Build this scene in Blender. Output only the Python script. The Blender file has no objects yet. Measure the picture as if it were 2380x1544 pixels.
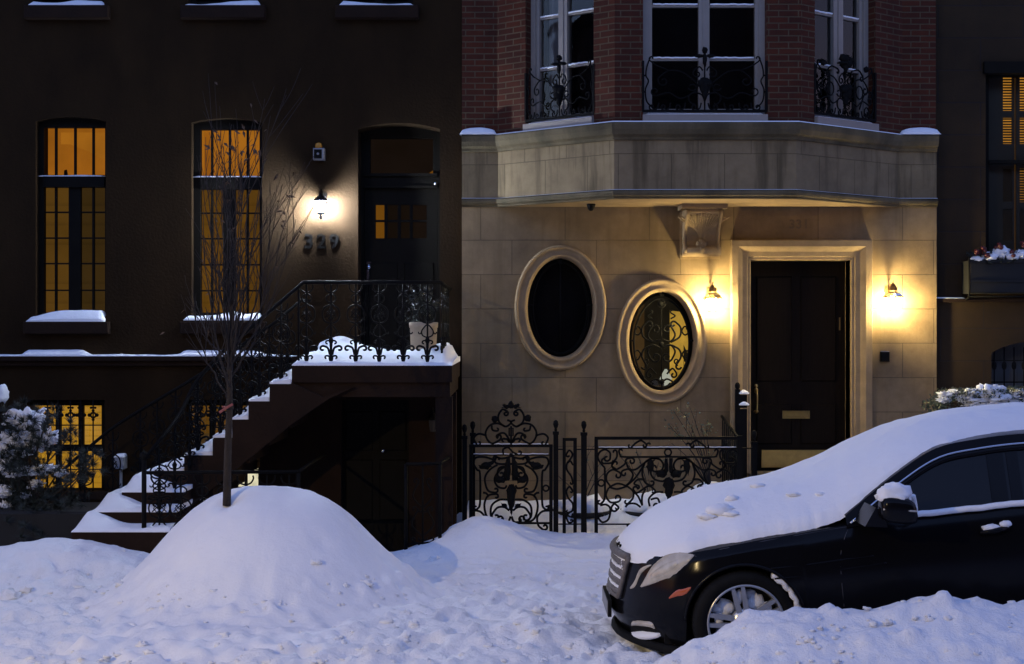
import bpy, math, random
from mathutils import Vector, noise as mnoise
from mathutils.geometry import tessellate_polygon
random.seed(7)
S = bpy.context.scene
COL = S.collection
PI = math.pi
FPX, CX, CY, CAMY, CAMZ = 3150.0, 1189.5, 772.0, -15.0, 2.1
# photo measurements (in pixels of a 2379-wide copy) to metres on a plane at depth y
def X(u, y): return (u-CX)*(y-CAMY)/FPX
def Z(v, y): return CAMZ-(v-CY)*(y-CAMY)/FPX
def P(u, v, y): return (X(u,y), y, Z(v,y))

# ------------------------------------------------------------------ materials
MATS = {}
def new_mat(name):
    m = bpy.data.materials.new(name); m.use_nodes = True
    nt = m.node_tree; nt.nodes.clear()
    MATS[name] = m
    return m, nt, nt.nodes, nt.links
def N(nodes, t, **kw):
    n = nodes.new(t)
    for k, v in kw.items():
        if k.startswith('i_'):
            key = k[2:]
            n.inputs[int(key) if key.isdigit() else key.replace('_',' ')].default_value = v
        else: setattr(n, k, v)
    return n
def rgba(c): return (c[0],c[1],c[2],1)
def mat(name, color, rough=.6, metal=0, var=.25, vscale=3.0, bump=.0, bscale=40, spec=.5, coat=0, stretch=(1,1,1), dirt=None):
    """principled with mottled colour and fine bump"""
    m, nt, nd, ln = new_mat(name)
    out = N(nd,'ShaderNodeOutputMaterial'); b = N(nd,'ShaderNodeBsdfPrincipled')
    ln.new(b.outputs[0], out.inputs[0])
    b.inputs['Roughness'].default_value = rough; b.inputs['Metallic'].default_value = metal
    b.inputs['Specular IOR Level'].default_value = spec
    if coat: b.inputs['Coat Weight'].default_value = coat; b.inputs['Coat Roughness'].default_value = .04
    tc = N(nd,'ShaderNodeTexCoord'); mp = N(nd,'ShaderNodeMapping'); mp.inputs['Scale'].default_value = stretch
    geo = N(nd,'ShaderNodeNewGeometry')
    ln.new(geo.outputs['Position'], mp.inputs[0])
    nz = N(nd,'ShaderNodeTexNoise', i_Scale=vscale, i_Detail=6, i_Roughness=.65)
    ln.new(mp.outputs[0], nz.inputs['Vector'])
    mix = N(nd,'ShaderNodeMix', data_type='RGBA')
    c0 = [max(0,x*(1-var)) for x in color]; c1 = [min(1,x*(1+var)) for x in color]
    mr = N(nd,'ShaderNodeMapRange', i_1=.3, i_2=.7); ln.new(nz.outputs['Fac'], mr.inputs[0])
    ln.new(mr.outputs[0], mix.inputs[0]); mix.inputs[6].default_value = rgba(c0); mix.inputs[7].default_value = rgba(c1)
    last = mix.outputs[2]
    if dirt:
        n2 = N(nd,'ShaderNodeTexNoise', i_Scale=dirt[1], i_Detail=5); ln.new(mp.outputs[0], n2.inputs['Vector'])
        r2 = N(nd,'ShaderNodeMapRange', i_1=.5, i_2=.72); ln.new(n2.outputs['Fac'], r2.inputs[0])
        m2 = N(nd,'ShaderNodeMix', data_type='RGBA'); ln.new(r2.outputs[0], m2.inputs[0]); ln.new(last, m2.inputs[6])
        m2.inputs[7].default_value = rgba(dirt[0]); last = m2.outputs[2]
    ln.new(last, b.inputs['Base Color'])
    if bump:
        n3 = N(nd,'ShaderNodeTexNoise', i_Scale=bscale, i_Detail=5); ln.new(geo.outputs['Position'], n3.inputs['Vector'])
        bp = N(nd,'ShaderNodeBump', i_Strength=bump, i_Distance=.02); ln.new(n3.outputs['Fac'], bp.inputs['Height'])
        ln.new(bp.outputs[0], b.inputs['Normal'])
    return m
def brick_mat(name, c1, c2, mortar, bw, rh, ms, rough=.85, zoff=0., bumpd=.004, streak=None, offset=.5, squash=None):
    m, nt, nd, ln = new_mat(name)
    out = N(nd,'ShaderNodeOutputMaterial'); b = N(nd,'ShaderNodeBsdfPrincipled', i_Roughness=rough)
    b.inputs['Specular IOR Level'].default_value = .25
    ln.new(b.outputs[0], out.inputs[0])
    uv = N(nd,'ShaderNodeUVMap'); mp = N(nd,'ShaderNodeMapping'); mp.inputs['Location'].default_value = (0,zoff,0)
    ln.new(uv.outputs[0], mp.inputs[0])
    geo = N(nd,'ShaderNodeNewGeometry')
    br = N(nd,'ShaderNodeTexBrick', offset=offset)
    br.inputs['Scale'].default_value = 1; br.inputs['Mortar Size'].default_value = ms
    br.inputs['Brick Width'].default_value = bw; br.inputs['Row Height'].default_value = rh
    br.inputs['Mortar Smooth'].default_value = .25; br.inputs['Bias'].default_value = 0
    br.inputs['Color1'].default_value = rgba(c1); br.inputs['Color2'].default_value = rgba(c2); br.inputs['Mortar'].default_value = rgba(mortar)
    ln.new(mp.outputs[0], br.inputs[0])
    nz = N(nd,'ShaderNodeTexNoise', i_Scale=2.2, i_Detail=7, i_Roughness=.7); ln.new(geo.outputs['Position'], nz.inputs['Vector'])
    mr = N(nd,'ShaderNodeMapRange', i_1=.25, i_2=.75, i_3=.6, i_4=1.22); ln.new(nz.outputs['Fac'], mr.inputs[0])
    vm = N(nd,'ShaderNodeVectorMath', operation='SCALE'); ln.new(br.outputs['Color'], vm.inputs[0]); ln.new(mr.outputs[0], vm.inputs['Scale'])
    last = vm.outputs[0]
    if streak:   # rain streaks: vertical stains
        mps = N(nd,'ShaderNodeMapping'); mps.inputs['Scale'].default_value = (5.5,5.5,.55); ln.new(geo.outputs['Position'], mps.inputs[0])
        n2 = N(nd,'ShaderNodeTexNoise', i_Scale=1.0, i_Detail=4, i_Roughness=.6); ln.new(mps.outputs[0], n2.inputs['Vector'])
        r2 = N(nd,'ShaderNodeMapRange', i_1=.50, i_2=.66, i_3=0, i_4=streak[1]); ln.new(n2.outputs['Fac'], r2.inputs[0])
        m2 = N(nd,'ShaderNodeMix', data_type='RGBA'); ln.new(r2.outputs[0], m2.inputs[0]); ln.new(last, m2.inputs[6])
        m2.inputs[7].default_value = rgba(streak[0]); last = m2.outputs[2]
    ln.new(last, b.inputs['Base Color'])
    n3 = N(nd,'ShaderNodeTexNoise', i_Scale=60, i_Detail=4); ln.new(geo.outputs['Position'], n3.inputs['Vector'])
    ma = N(nd,'ShaderNodeMath', operation='MULTIPLY_ADD', i_1=-1.0); ln.new(br.outputs['Fac'], ma.inputs[0]); 
    sc = N(nd,'ShaderNodeMath', operation='MULTIPLY', i_1=.35); ln.new(n3.outputs['Fac'], sc.inputs[0]); ln.new(sc.outputs[0], ma.inputs[2])
    bp = N(nd,'ShaderNodeBump', i_Strength=.8, i_Distance=bumpd); ln.new(ma.outputs[0], bp.inputs['Height']); ln.new(bp.outputs[0], b.inputs['Normal'])
    return m
def emis(name, color, strength=1.0, blinds=None, var=.12, vs=2.5):
    """a lit curtain, blind or bulb"""
    m, nt, nd, ln = new_mat(name)
    out = N(nd,'ShaderNodeOutputMaterial'); e = N(nd,'ShaderNodeEmission', i_Strength=strength)
    ln.new(e.outputs[0], out.inputs[0])
    geo = N(nd,'ShaderNodeNewGeometry')
    nz = N(nd,'ShaderNodeTexNoise', i_Scale=vs, i_Detail=3); ln.new(geo.outputs['Position'], nz.inputs['Vector'])
    mr = N(nd,'ShaderNodeMapRange', i_1=.3, i_2=.7, i_3=1-var, i_4=1+var); ln.new(nz.outputs['Fac'], mr.inputs[0])
    fac = mr.outputs[0]
    if blinds:   # slats of a venetian blind: thin darker lines every so many metres
        sx = N(nd,'ShaderNodeSeparateXYZ'); ln.new(geo.outputs['Position'], sx.inputs[0])
        d = N(nd,'ShaderNodeMath', operation='DIVIDE', i_1=blinds[0]); ln.new(sx.outputs['Z'], d.inputs[0])
        fr = N(nd,'ShaderNodeMath', operation='FRACT'); ln.new(d.outputs[0], fr.inputs[0])
        r = N(nd,'ShaderNodeMapRange', i_1=.0, i_2=.22, i_3=blinds[1], i_4=1); ln.new(fr.outputs[0], r.inputs[0])
        mu = N(nd,'ShaderNodeMath', operation='MULTIPLY'); ln.new(r.outputs[0], mu.inputs[0]); ln.new(fac, mu.inputs[1]); fac = mu.outputs[0]
    vm = N(nd,'ShaderNodeVectorMath', operation='SCALE'); vm.inputs[0].default_value = color; ln.new(fac, vm.inputs['Scale'])
    ln.new(vm.outputs[0], e.inputs[0])
    return m
def glass_mat(name, tint=(.9,.9,.9), rough=.02, ior=1.45):
    m, nt, nd, ln = new_mat(name)
    out = N(nd,'ShaderNodeOutputMaterial'); t = N(nd,'ShaderNodeBsdfTransparent', i_0=rgba(tint)); g = N(nd,'ShaderNodeBsdfGlossy', i_Roughness=rough)
    fr = N(nd,'ShaderNodeFresnel', i_IOR=ior); mx = N(nd,'ShaderNodeMixShader')
    geo = N(nd,'ShaderNodeNewGeometry'); nz = N(nd,'ShaderNodeTexNoise', i_Scale=3.0, i_Detail=1); ln.new(geo.outputs['Position'], nz.inputs['Vector'])
    bp = N(nd,'ShaderNodeBump', i_Strength=.05, i_Distance=.05); ln.new(nz.outputs['Fac'], bp.inputs['Height']); ln.new(bp.outputs[0], g.inputs['Normal'])
    ln.new(fr.outputs[0], mx.inputs[0]); ln.new(t.outputs[0], mx.inputs[1]); ln.new(g.outputs[0], mx.inputs[2]); ln.new(mx.outputs[0], out.inputs[0])
    return m
def snow_mat(name, bump=.5, bscale=30, dirt=.0):
    m, nt, nd, ln = new_mat(name)
    out = N(nd,'ShaderNodeOutputMaterial'); b = N(nd,'ShaderNodeBsdfPrincipled', i_Roughness=.75)
    b.inputs['Specular IOR Level'].default_value = .2
    ln.new(b.outputs[0], out.inputs[0])
    geo = N(nd,'ShaderNodeNewGeometry')
    nz = N(nd,'ShaderNodeTexNoise', i_Scale=1.7, i_Detail=6, i_Roughness=.7); ln.new(geo.outputs['Position'], nz.inputs['Vector'])
    mx = N(nd,'ShaderNodeMix', data_type='RGBA'); mx.inputs[6].default_value = (.80,.81,.83,1); mx.inputs[7].default_value = (.88,.89,.90,1)
    ln.new(nz.outputs['Fac'], mx.inputs[0]); last = mx.outputs[2]
    if dirt:
        n4 = N(nd,'ShaderNodeTexNoise', i_Scale=3.3, i_Detail=8, i_Roughness=.75); ln.new(geo.outputs['Position'], n4.inputs['Vector'])
        r4 = N(nd,'ShaderNodeMapRange', i_1=.56, i_2=.75, i_3=0, i_4=dirt); ln.new(n4.outputs['Fac'], r4.inputs[0])
        m4 = N(nd,'ShaderNodeMix', data_type='RGBA'); ln.new(r4.outputs[0], m4.inputs[0]); ln.new(last, m4.inputs[6]); m4.inputs[7].default_value = (.55,.53,.50,1); last = m4.outputs[2]
    ln.new(last, b.inputs['Base Color'])
    n2 = N(nd,'ShaderNodeTexNoise', i_Scale=bscale, i_Detail=6, i_Roughness=.65); ln.new(geo.outputs['Position'], n2.inputs['Vector'])
    n3 = N(nd,'ShaderNodeTexNoise', i_Scale=bscale*6, i_Detail=3); ln.new(geo.outputs['Position'], n3.inputs['Vector'])
    ad = N(nd,'ShaderNodeMath', operation='MULTIPLY_ADD', i_1=.25); ln.new(n3.outputs['Fac'], ad.inputs[0]); ln.new(n2.outputs['Fac'], ad.inputs[2])
    bp = N(nd,'ShaderNodeBump', i_Strength=bump, i_Distance=.02); ln.new(ad.outputs[0], bp.inputs['Height']); ln.new(bp.outputs[0], b.inputs['Normal'])
    return m

M = {}
M['snow'] = snow_mat('snow', .35, 26)
M['snow_ground'] = snow_mat('trampled_snow', .8, 20, dirt=.34)
M['brownstone'] = mat('brown_stucco', (.0205,.0112,.0042), .9, var=.28, vscale=2.2, bump=.25, bscale=35, spec=.1, stretch=(1,1,.5))
M['brownstone_dark'] = mat('dark_brownstone', (.0165,.0078,.0035), .9, var=.3, vscale=3, bump=.3, bscale=30, spec=.2)
M['ashlar_brown'] = brick_mat('brown_ashlar', (.032,.018,.006), (.027,.015,.005), (.02,.014,.012), .95, .36, .006, zoff=.02, bumpd=.006)
M['limestone'] = brick_mat('limestone_ashlar', (.24,.165,.085), (.205,.139,.070), (.11,.078,.042), .93, .379, .0042, zoff=-.081, bumpd=.006, streak=((.13,.09,.042),.5), offset=.37)
M['limestone_bay'] = brick_mat('stained_limestone_panels', (.225,.165,.088), (.19,.138,.073), (.11,.08,.04), .55, .62, .004, zoff=-.225, bumpd=.004, streak=((.075,.054,.026),.85), offset=.5)
M['moulding'] = mat('limestone_moulding', (.245,.170,.090), .8, var=.18, vscale=5, bump=.2, bscale=45, spec=.25)
M['cornice'] = mat('weathered_limestone', (.105,.082,.045), .85, var=.35, vscale=4, bump=.25, bscale=40, spec=.2, dirt=((.045,.036,.02),2.5), stretch=(1,1,.4))
M['brick'] = brick_mat('red_brick', (.075,.0165,.0055), (.048,.0115,.0045), (.085,.058,.03), .205, .0655, .007, bumpd=.004)
M['iron'] = mat('black_iron', (.0045,.0042,.0038), .65, metal=.0, var=.3, vscale=30, bump=.15, bscale=120, spec=.09)
M['black_wood'] = mat('black_painted_wood', (.007,.006,.0045), .6, var=.2, vscale=6, spec=.07)
M['door_dark'] = mat('dark_stained_wood', (.009,.006,.004), .45, var=.3, vscale=8, stretch=(8,1,.6), spec=.06)
M['white_paint'] = mat('white_painted_wood', (.24,.205,.17), .5, var=.06, vscale=8)
M['dark_room'] = mat('dark_room', (.006,.006,.006), .9, spec=.1)
M['curtain'] = mat('pale_curtain', (.20,.20,.20), .9, var=.2, vscale=6, stretch=(6,6,.3))
M['bronze'] = mat('aged_bronze', (.16,.085,.03), .4, metal=.8, var=.3, vscale=20)
M['brass'] = mat('polished_brass', (.55,.38,.13), .32, metal=1, var=.15, vscale=12)
M['number_stone'] = mat('tarnished_numeral', (.125,.085,.042), .7)
M['smoked_glass'] = mat('smoked_lantern_glass', (.03,.025,.02), .3)
M['glass'] = glass_mat('window_glass')
M['lantern_glass'] = glass_mat('lantern_glass', (.95,.95,.95), .05)
M['pot'] = mat('cream_terracotta', (.40,.31,.20), .8, var=.15, vscale=5, bump=.3, bscale=25)
M['bark'] = mat('grey_brown_bark', (.022,.015,.009), .9, var=.4, vscale=25, bump=.6, bscale=60, stretch=(1,1,.3))
M['twig'] = mat('thin_twig_bark', (.011,.007,.005), .85, var=.3, vscale=30)
M['dry_leaf'] = mat('dry_leaf', (.075,.045,.022), .7, var=.4, vscale=20)
M['evergreen'] = mat('evergreen_needles', (.012,.017,.010), .6, var=.4, vscale=12)
M['hedge_leaf'] = mat('boxwood_leaf', (.045,.060,.028), .5, var=.45, vscale=20)
M['red_flower'] = mat('red_berries', (.07,.006,.006), .5, var=.3, vscale=30)
M['ribbon'] = mat('faded_red_ribbon', (.22,.06,.05), .7)
M['planter'] = mat('black_plastic', (.0035,.0033,.003), .8, var=.2, vscale=9)
M['grey_box'] = mat('grey_metal_box', (.20,.22,.25), .5, var=.15, vscale=9)
M['siren_white'] = mat('off_white_plastic', (.22,.22,.23), .5, var=.1)
M['amber'] = mat('amber_lens', (.45,.20,.02), .25, var=.1)
M['paint'] = mat('black_car_paint', (.0045,.0045,.0055), .16, var=.1, vscale=2, spec=.13, coat=0)
M['edge_highlight'] = mat('shut_line_highlight', (.040,.041,.050), .5, var=.35, vscale=9, bump=.1, bscale=150, spec=.4)  # paler than the body paint: edge highlights of the shut lines as colour
M['rubber'] = mat('tyre_rubber', (.006,.006,.006), .8, var=.3, vscale=14, spec=.15)
M['alloy'] = mat('alloy_wheel', (.50,.50,.50), .28, metal=.7, var=.1, vscale=12)
M['chrome'] = mat('chrome_trim', (.62,.64,.68), .12, metal=1, var=.03)
M['car_glass'] = mat('tinted_car_glass', (.006,.006,.007), .08, var=.15, vscale=3, spec=.17)
M['lamp_lens'] = mat('frosted_headlamp', (.48,.43,.34), .2, var=.2, vscale=10, spec=.6, coat=.6)
M['orange_lens'] = mat('orange_marker_lens', (.42,.075,.012), .25, var=.1, coat=.6)
M['grille_bar'] = mat('snow_dusted_grille', (.13,.115,.105), .6, var=.35, vscale=25)
M['opposite'] = brick_mat('dark_brick_opposite', (.06,.035,.028), (.05,.03,.025), (.06,.05,.045), .21, .075, .008)
M['transom_glow'] = emis('amber_lit_room', (.50,.165,.012), .80, var=.22, vs=2.2)
M['transom_glow2'] = emis('bright_amber_lit_room', (.55,.195,.015), .85, var=.2, vs=1.8)
M['blind_a'] = emis('amber_lit_shade', (.125,.060,.009), .95, blinds=(.22,.8))
M['blind_b'] = emis('dim_amber_lit_shade', (.055,.030,.007), .95, blinds=(.22,.8))
M['blind_c'] = emis('amber_lit_shade_of_tree_window', (.135,.062,.008), 1.0, blinds=(.22,.8), var=.25, vs=3)
M['blind_yellow'] = emis('yellow_lit_blind', (.60,.30,.022), .95, blinds=(.066,.62), var=.15)
M['kitchen'] = emis('white_lit_kitchen', (.80,.74,.50), 1.2, var=.35, vs=6)
M['dim_amber'] = emis('dim_hall_light', (.26,.10,.008), .8)
M['hall_brown'] = emis('brown_hall', (.011,.0065,.004), 1.0)
M['oval_yellow'] = emis('yellow_hall_wall', (.62,.36,.05), .95, var=.3, vs=6)
M['oval_brown'] = emis('brown_hall_wall', (.075,.042,.014), 1.0, var=.3, vs=5)
M['oval_dim'] = emis('dim_hall', (.014,.011,.006), 1.0, var=.3, vs=5)
M['white_bulb'] = emis('white_hall_lamp', (.60,.62,.50), .9, var=.02)
M['shutter_glow'] = emis('gaps_of_lit_shutter', (.62,.27,.035), .9, var=.25, vs=4)
M['shutter'] = mat('olive_shutter', (.045,.038,.020), .6, var=.15)
M['bulb_cool'] = emis('cool_lantern_bulb', (.74,.84,1.0), 5000, var=.0)
M['bulb_warm'] = emis('warm_lantern_bulb', (1.0,.80,.38), 2500, var=.0)
M['street_bulb'] = emis('street_lamp_bulb', (1.0,.75,.45), 8, var=.0)

# ------------------------------------------------------------------ mesh builder
class MB:
    def __init__(s): s.v = []; s.f = []; s.m = []; s.mi = 0; s.sm = []; s.smooth = False
    def add(s, verts, faces):
        o = len(s.v); s.v.extend([tuple(p) for p in verts])
        for f in faces:
            s.f.append(tuple(i+o for i in f)); s.m.append(s.mi); s.sm.append(s.smooth)
        return s
    def box(s, x0,x1,y0,y1,z0,z1):
        x0,x1 = min(x0,x1),max(x0,x1); y0,y1 = min(y0,y1),max(y0,y1); z0,z1 = min(z0,z1),max(z0,z1)
        v = [(x0,y0,z0),(x1,y0,z0),(x1,y1,z0),(x0,y1,z0),(x0,y0,z1),(x1,y0,z1),(x1,y1,z1),(x0,y1,z1)]
        return s.add(v, [(0,3,2,1),(4,5,6,7),(0,1,5,4),(1,2,6,5),(2,3,7,6),(3,0,4,7)])
    def bevbox(s, x0,x1,y0,y1,z0,z1, b=.01):
        """box with chamfered front edges"""
        v = [(x0,y1,z0),(x1,y1,z0),(x1,y1,z1),(x0,y1,z1),
             (x0,y0+b,z0),(x1,y0+b,z0),(x1,y0+b,z1),(x0,y0+b,z1),
             (x0+b,y0,z0+b),(x1-b,y0,z0+b),(x1-b,y0,z1-b),(x0+b,y0,z1-b)]
        f = [(3,2,1,0)]
        for k in range(4):
            j = (k+1)%4
            f += [(k,j,4+j,4+k),(4+k,4+j,8+j,8+k)]
        f.append((8,9,10,11))
        return s.add(v, f)
    def pbox(s, u0,u1,v0,v1,y0,y1):   # front face measured in the photo at depth y0
        return s.box(X(u0,y0),X(u1,y0),y0,y1,Z(v1,y0),Z(v0,y0))
    def quad(s, a,b,c,d): return s.add([a,b,c,d],[(0,1,2,3)])
    def tube(s, pts, r, n=6, closed=False, r1=None, flat=1.0, caps=True):
        pts = [Vector(p) for p in pts]
        k = len(pts)
        if k < 2: return s
        rings = []
        prev = None
        for i,p in enumerate(pts):
            if closed: t = pts[(i+1)%k]-pts[i-1]
            else: t = pts[min(i+1,k-1)]-pts[max(i-1,0)]
            if t.length < 1e-9: t = Vector((0,0,1))
            t.normalize()
            if prev is None:
                ref = Vector((0,1,0)) if abs(t.y) < .9 else Vector((1,0,0))
                a = (ref - t*ref.dot(t)).normalized()
            else:
                a = prev - t*prev.dot(t)
                if a.length < 1e-6: a = t.orthogonal()
                a.normalize()
            prev = a
            b = t.cross(a)
            rr = r if r1 is None else r+(r1-r)*i/(k-1)
            rings.append([p + a*(rr*flat*math.cos(2*PI*j/n)) + b*(rr*math.sin(2*PI*j/n)) for j in range(n)])
        vs = [q for ring in rings for q in ring]
        fs = []
        for i in range(k if closed else k-1):
            i2 = (i+1)%k
            for j in range(n):
                j2 = (j+1)%n
                fs.append((i*n+j, i*n+j2, i2*n+j2, i2*n+j))
        if caps and not closed:
            fs.append(tuple(range(n-1,-1,-1))); fs.append(tuple((k-1)*n+j for j in range(n)))
        sm = s.smooth; s.smooth = n > 4
        s.add(vs, fs); s.smooth = sm
        return s
    def lathe(s, prof, c, n=16, sq=False):
        vs = []; fs = []
        for (r,z) in prof:
            for j in range(n):
                a = 2*PI*(j+.5)/n
                vs.append((c[0]+r*math.cos(a), c[1]+r*math.sin(a), c[2]+z))
        for i in range(len(prof)-1):
            for j in range(n):
                j2 = (j+1)%n
                fs.append((i*n+j, i*n+j2, (i+1)*n+j2, (i+1)*n+j))
        fs.append(tuple(range(n-1,-1,-1))); fs.append(tuple((len(prof)-1)*n+j for j in range(n)))
        sm = s.smooth; s.smooth = n > 8
        s.add(vs, fs); s.smooth = sm
        return s
    def blob(s, c, rx, ry, rz, seg=14, rings=9, amp=.0, fr=3., seed=0., zmin=None):
        vs = []; fs = []
        for i in range(rings+1):
            th = PI*i/rings
            for j in range(seg):
                ph = 2*PI*j/seg
                d = Vector((math.sin(th)*math.cos(ph), math.sin(th)*math.sin(ph), math.cos(th)))
                k = 1 + (amp*mnoise.noise(d*fr+Vector((seed,seed*1.7,seed*.3))) if amp else 0)
                z = c[2]+d.z*rz*k
                if zmin is not None: z = max(z, zmin)
                vs.append((c[0]+d.x*rx*k, c[1]+d.y*ry*k, z))
        for i in range(rings):
            for j in range(seg):
                j2 = (j+1)%seg
                fs.append((i*seg+j, (i+1)*seg+j, (i+1)*seg+j2, i*seg+j2))
        sm = s.smooth; s.smooth = True
        s.add(vs, fs); s.smooth = sm
        return s
    def prism(s, pts, y0, y1):
        """polygon in x,z extruded from y0 (front) to y1"""
        n = len(pts)
        a = sum(pts[i][0]*pts[(i+1)%n][1]-pts[(i+1)%n][0]*pts[i][1] for i in range(n))
        if a < 0: pts = pts[::-1]
        v = [(x,y0,z) for x,z in pts]+[(x,y1,z) for x,z in pts]
        f = []
        for tri in tessellate_polygon([[Vector((x,z,0)) for x,z in pts]]):
            t = list(tri)
            p,q,r = [pts[i] for i in t]
            if (q[0]-p[0])*(r[1]-p[1])-(q[1]-p[1])*(r[0]-p[0]) < 0: t = t[::-1]
            f.append(tuple(t)); f.append(tuple(i+n for i in t[::-1]))
        for i in range(n):
            j = (i+1)%n; f.append((i, i+n, j+n, j))
        return s.add(v, f)
    def prism_yz(s, pts, x0, x1):
        """polygon in y,z extruded along x"""
        o = len(s.v)
        s.prism(pts, x0, x1)
        for i in range(o, len(s.v)):
            a,b,c = s.v[i]; s.v[i] = (b,a,c)
        return s
    def grid(s, fn, nu, nv, flip=False):
        vs = [fn(i/(nu-1), j/(nv-1)) for j in range(nv) for i in range(nu)]
        fs = []
        for j in range(nv-1):
            for i in range(nu-1):
                q = (j*nu+i, j*nu+i+1, (j+1)*nu+i+1, (j+1)*nu+i)
                fs.append(q[::-1] if flip else q)
        sm = s.smooth; s.smooth = True
        s.add(vs, fs); s.smooth = sm
        return s
    def build(s, name, mats, parent=None, origin=None):
        if not isinstance(mats, (list,tuple)): mats = [mats]
        if parent is not None:
            o = Vector(parent.get('_org', (0,0,0)))
        else:
            if origin is None:
                xs = [p[0] for p in s.v]; ys = [p[1] for p in s.v]; zs = [p[2] for p in s.v]
                origin = ((min(xs)+max(xs))/2, (min(ys)+max(ys))/2, min(zs))
            o = Vector(origin)
        me = bpy.data.meshes.new(name)
        me.from_pydata([(p[0]-o.x, p[1]-o.y, p[2]-o.z) for p in s.v], [], s.f)
        for m in mats: me.materials.append(M[m] if isinstance(m,str) else m)
        me.polygons.foreach_set('material_index', s.m)
        me.polygons.foreach_set('use_smooth', s.sm)
        uvl = me.uv_layers.new(name='UVMap')
        if len(s.f) < 60000:
            uvs = []
            for f in s.f:
                a,b,c = [Vector(s.v[i]) for i in f[:3]]
                n = (b-a).cross(c-a)
                if abs(n.z) > .7*n.length or n.length == 0:
                    for i in f: uvs += [s.v[i][0], s.v[i][1]]
                else:
                    t = Vector((-n.y, n.x, 0)).normalized()
                    if t.x < 0 or (abs(t.x)<1e-6 and t.y<0): t = -t
                    for i in f: uvs += [s.v[i][0]*t.x+s.v[i][1]*t.y, s.v[i][2]]
            uvl.data.foreach_set('uv', uvs)
        me.update()
        ob = bpy.data.objects.new(name, me); COL.objects.link(ob)
        ob['_org'] = tuple(o)
        if parent is not None: ob.parent = parent
        else: ob.location = o
        return ob
def tag(o, label=None, cat=None, group=None, kind=None):
    if label: o['label'] = label
    if cat: o['category'] = cat
    if group: o['group'] = group
    if kind: o['kind'] = kind
    return o
def empty(name, loc, label, cat, group=None):
    o = bpy.data.objects.new(name, None); COL.objects.link(o); o.location = loc
    o['_org'] = tuple(loc); o.empty_display_size = .1
    return tag(o, label, cat, group)
def copy_tree(o, parent=None):
    c = o.copy(); COL.objects.link(c)
    if parent is not None: c.parent = parent
    for ch in list(o.children): copy_tree(ch, c)
    return c

# ------------------------------------------------------------------ curves
def catmull(pts, seg=8, closed=False):
    if len(pts) < 3 and not closed: 
        return [tuple(a+(b-a)*i/seg for a,b in zip(pts[0],pts[1])) for i in range(seg+1)]
    out = []; n = len(pts); rng = n if closed else n-1
    for i in range(rng):
        p0 = pts[(i-1)%n] if (closed or i>0) else pts[0]
        p1 = pts[i]; p2 = pts[(i+1)%n]
        p3 = pts[(i+2)%n] if (closed or i+2<n) else pts[-1]
        for k in range(seg):
            t = k/seg
            out.append(tuple(.5*((2*b)+(-a+c)*t+(2*a-5*b+4*c-d)*t*t+(-a+3*b-3*c+d)*t**3) for a,b,c,d in zip(p0,p1,p2,p3)))
    if not closed: out.append(tuple(pts[-1]))
    return out
def curl(p, d, sign, r0, turns, decay=.55):
    """spiral leaving point p in direction d (2-D), turning by sign; returns points after p"""
    th = math.atan2(d[1], d[0]); out = []; x,y = p; total = 0
    n = int(turns*18); r = r0
    for i in range(n):
        dt = 2*PI/18
        th += sign*dt/2
        x += math.cos(th)*r*dt; y += math.sin(th)*r*dt
        th += sign*dt/2
        r = r0*(1-(1-.28)*((i+1)/n)**.8) if turns > .6 else r0
        out.append((x,y))
    return out
def scroll(pts, c0=None, c1=None, seg=7):
    """2-D path: smooth through pts, with a curl (sign, radius, turns) at either end"""
    pts = [tuple(p) for p in pts]
    body = catmull(pts, seg)
    if c1:
        d = (body[-1][0]-body[-2][0], body[-1][1]-body[-2][1]); body = body + curl(body[-1], d, *c1)
    if c0:
        d = (body[0][0]-body[1][0], body[0][1]-body[1][1]); body = curl(body[0], d, *c0)[::-1] + body
    return body
def circle(cx, cy, r, n=18, ry=None): return [(cx+r*math.cos(2*PI*i/n), cy+(ry or r)*math.sin(2*PI*i/n)) for i in range(n)]
def mirror(path, cx): return [(2*cx-x, y) for x,y in path]
def smooth01(t): t = max(0,min(1,t)); return t*t*(3-2*t)
def fbm(x,y,z=0,o=4,g=.5):
    a = 1; s = 0; f = 1
    for _ in range(o):
        s += a*mnoise.noise(Vector((x*f,y*f,z*f+7.3*_))); a *= g; f *= 2.03
    return s

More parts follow.
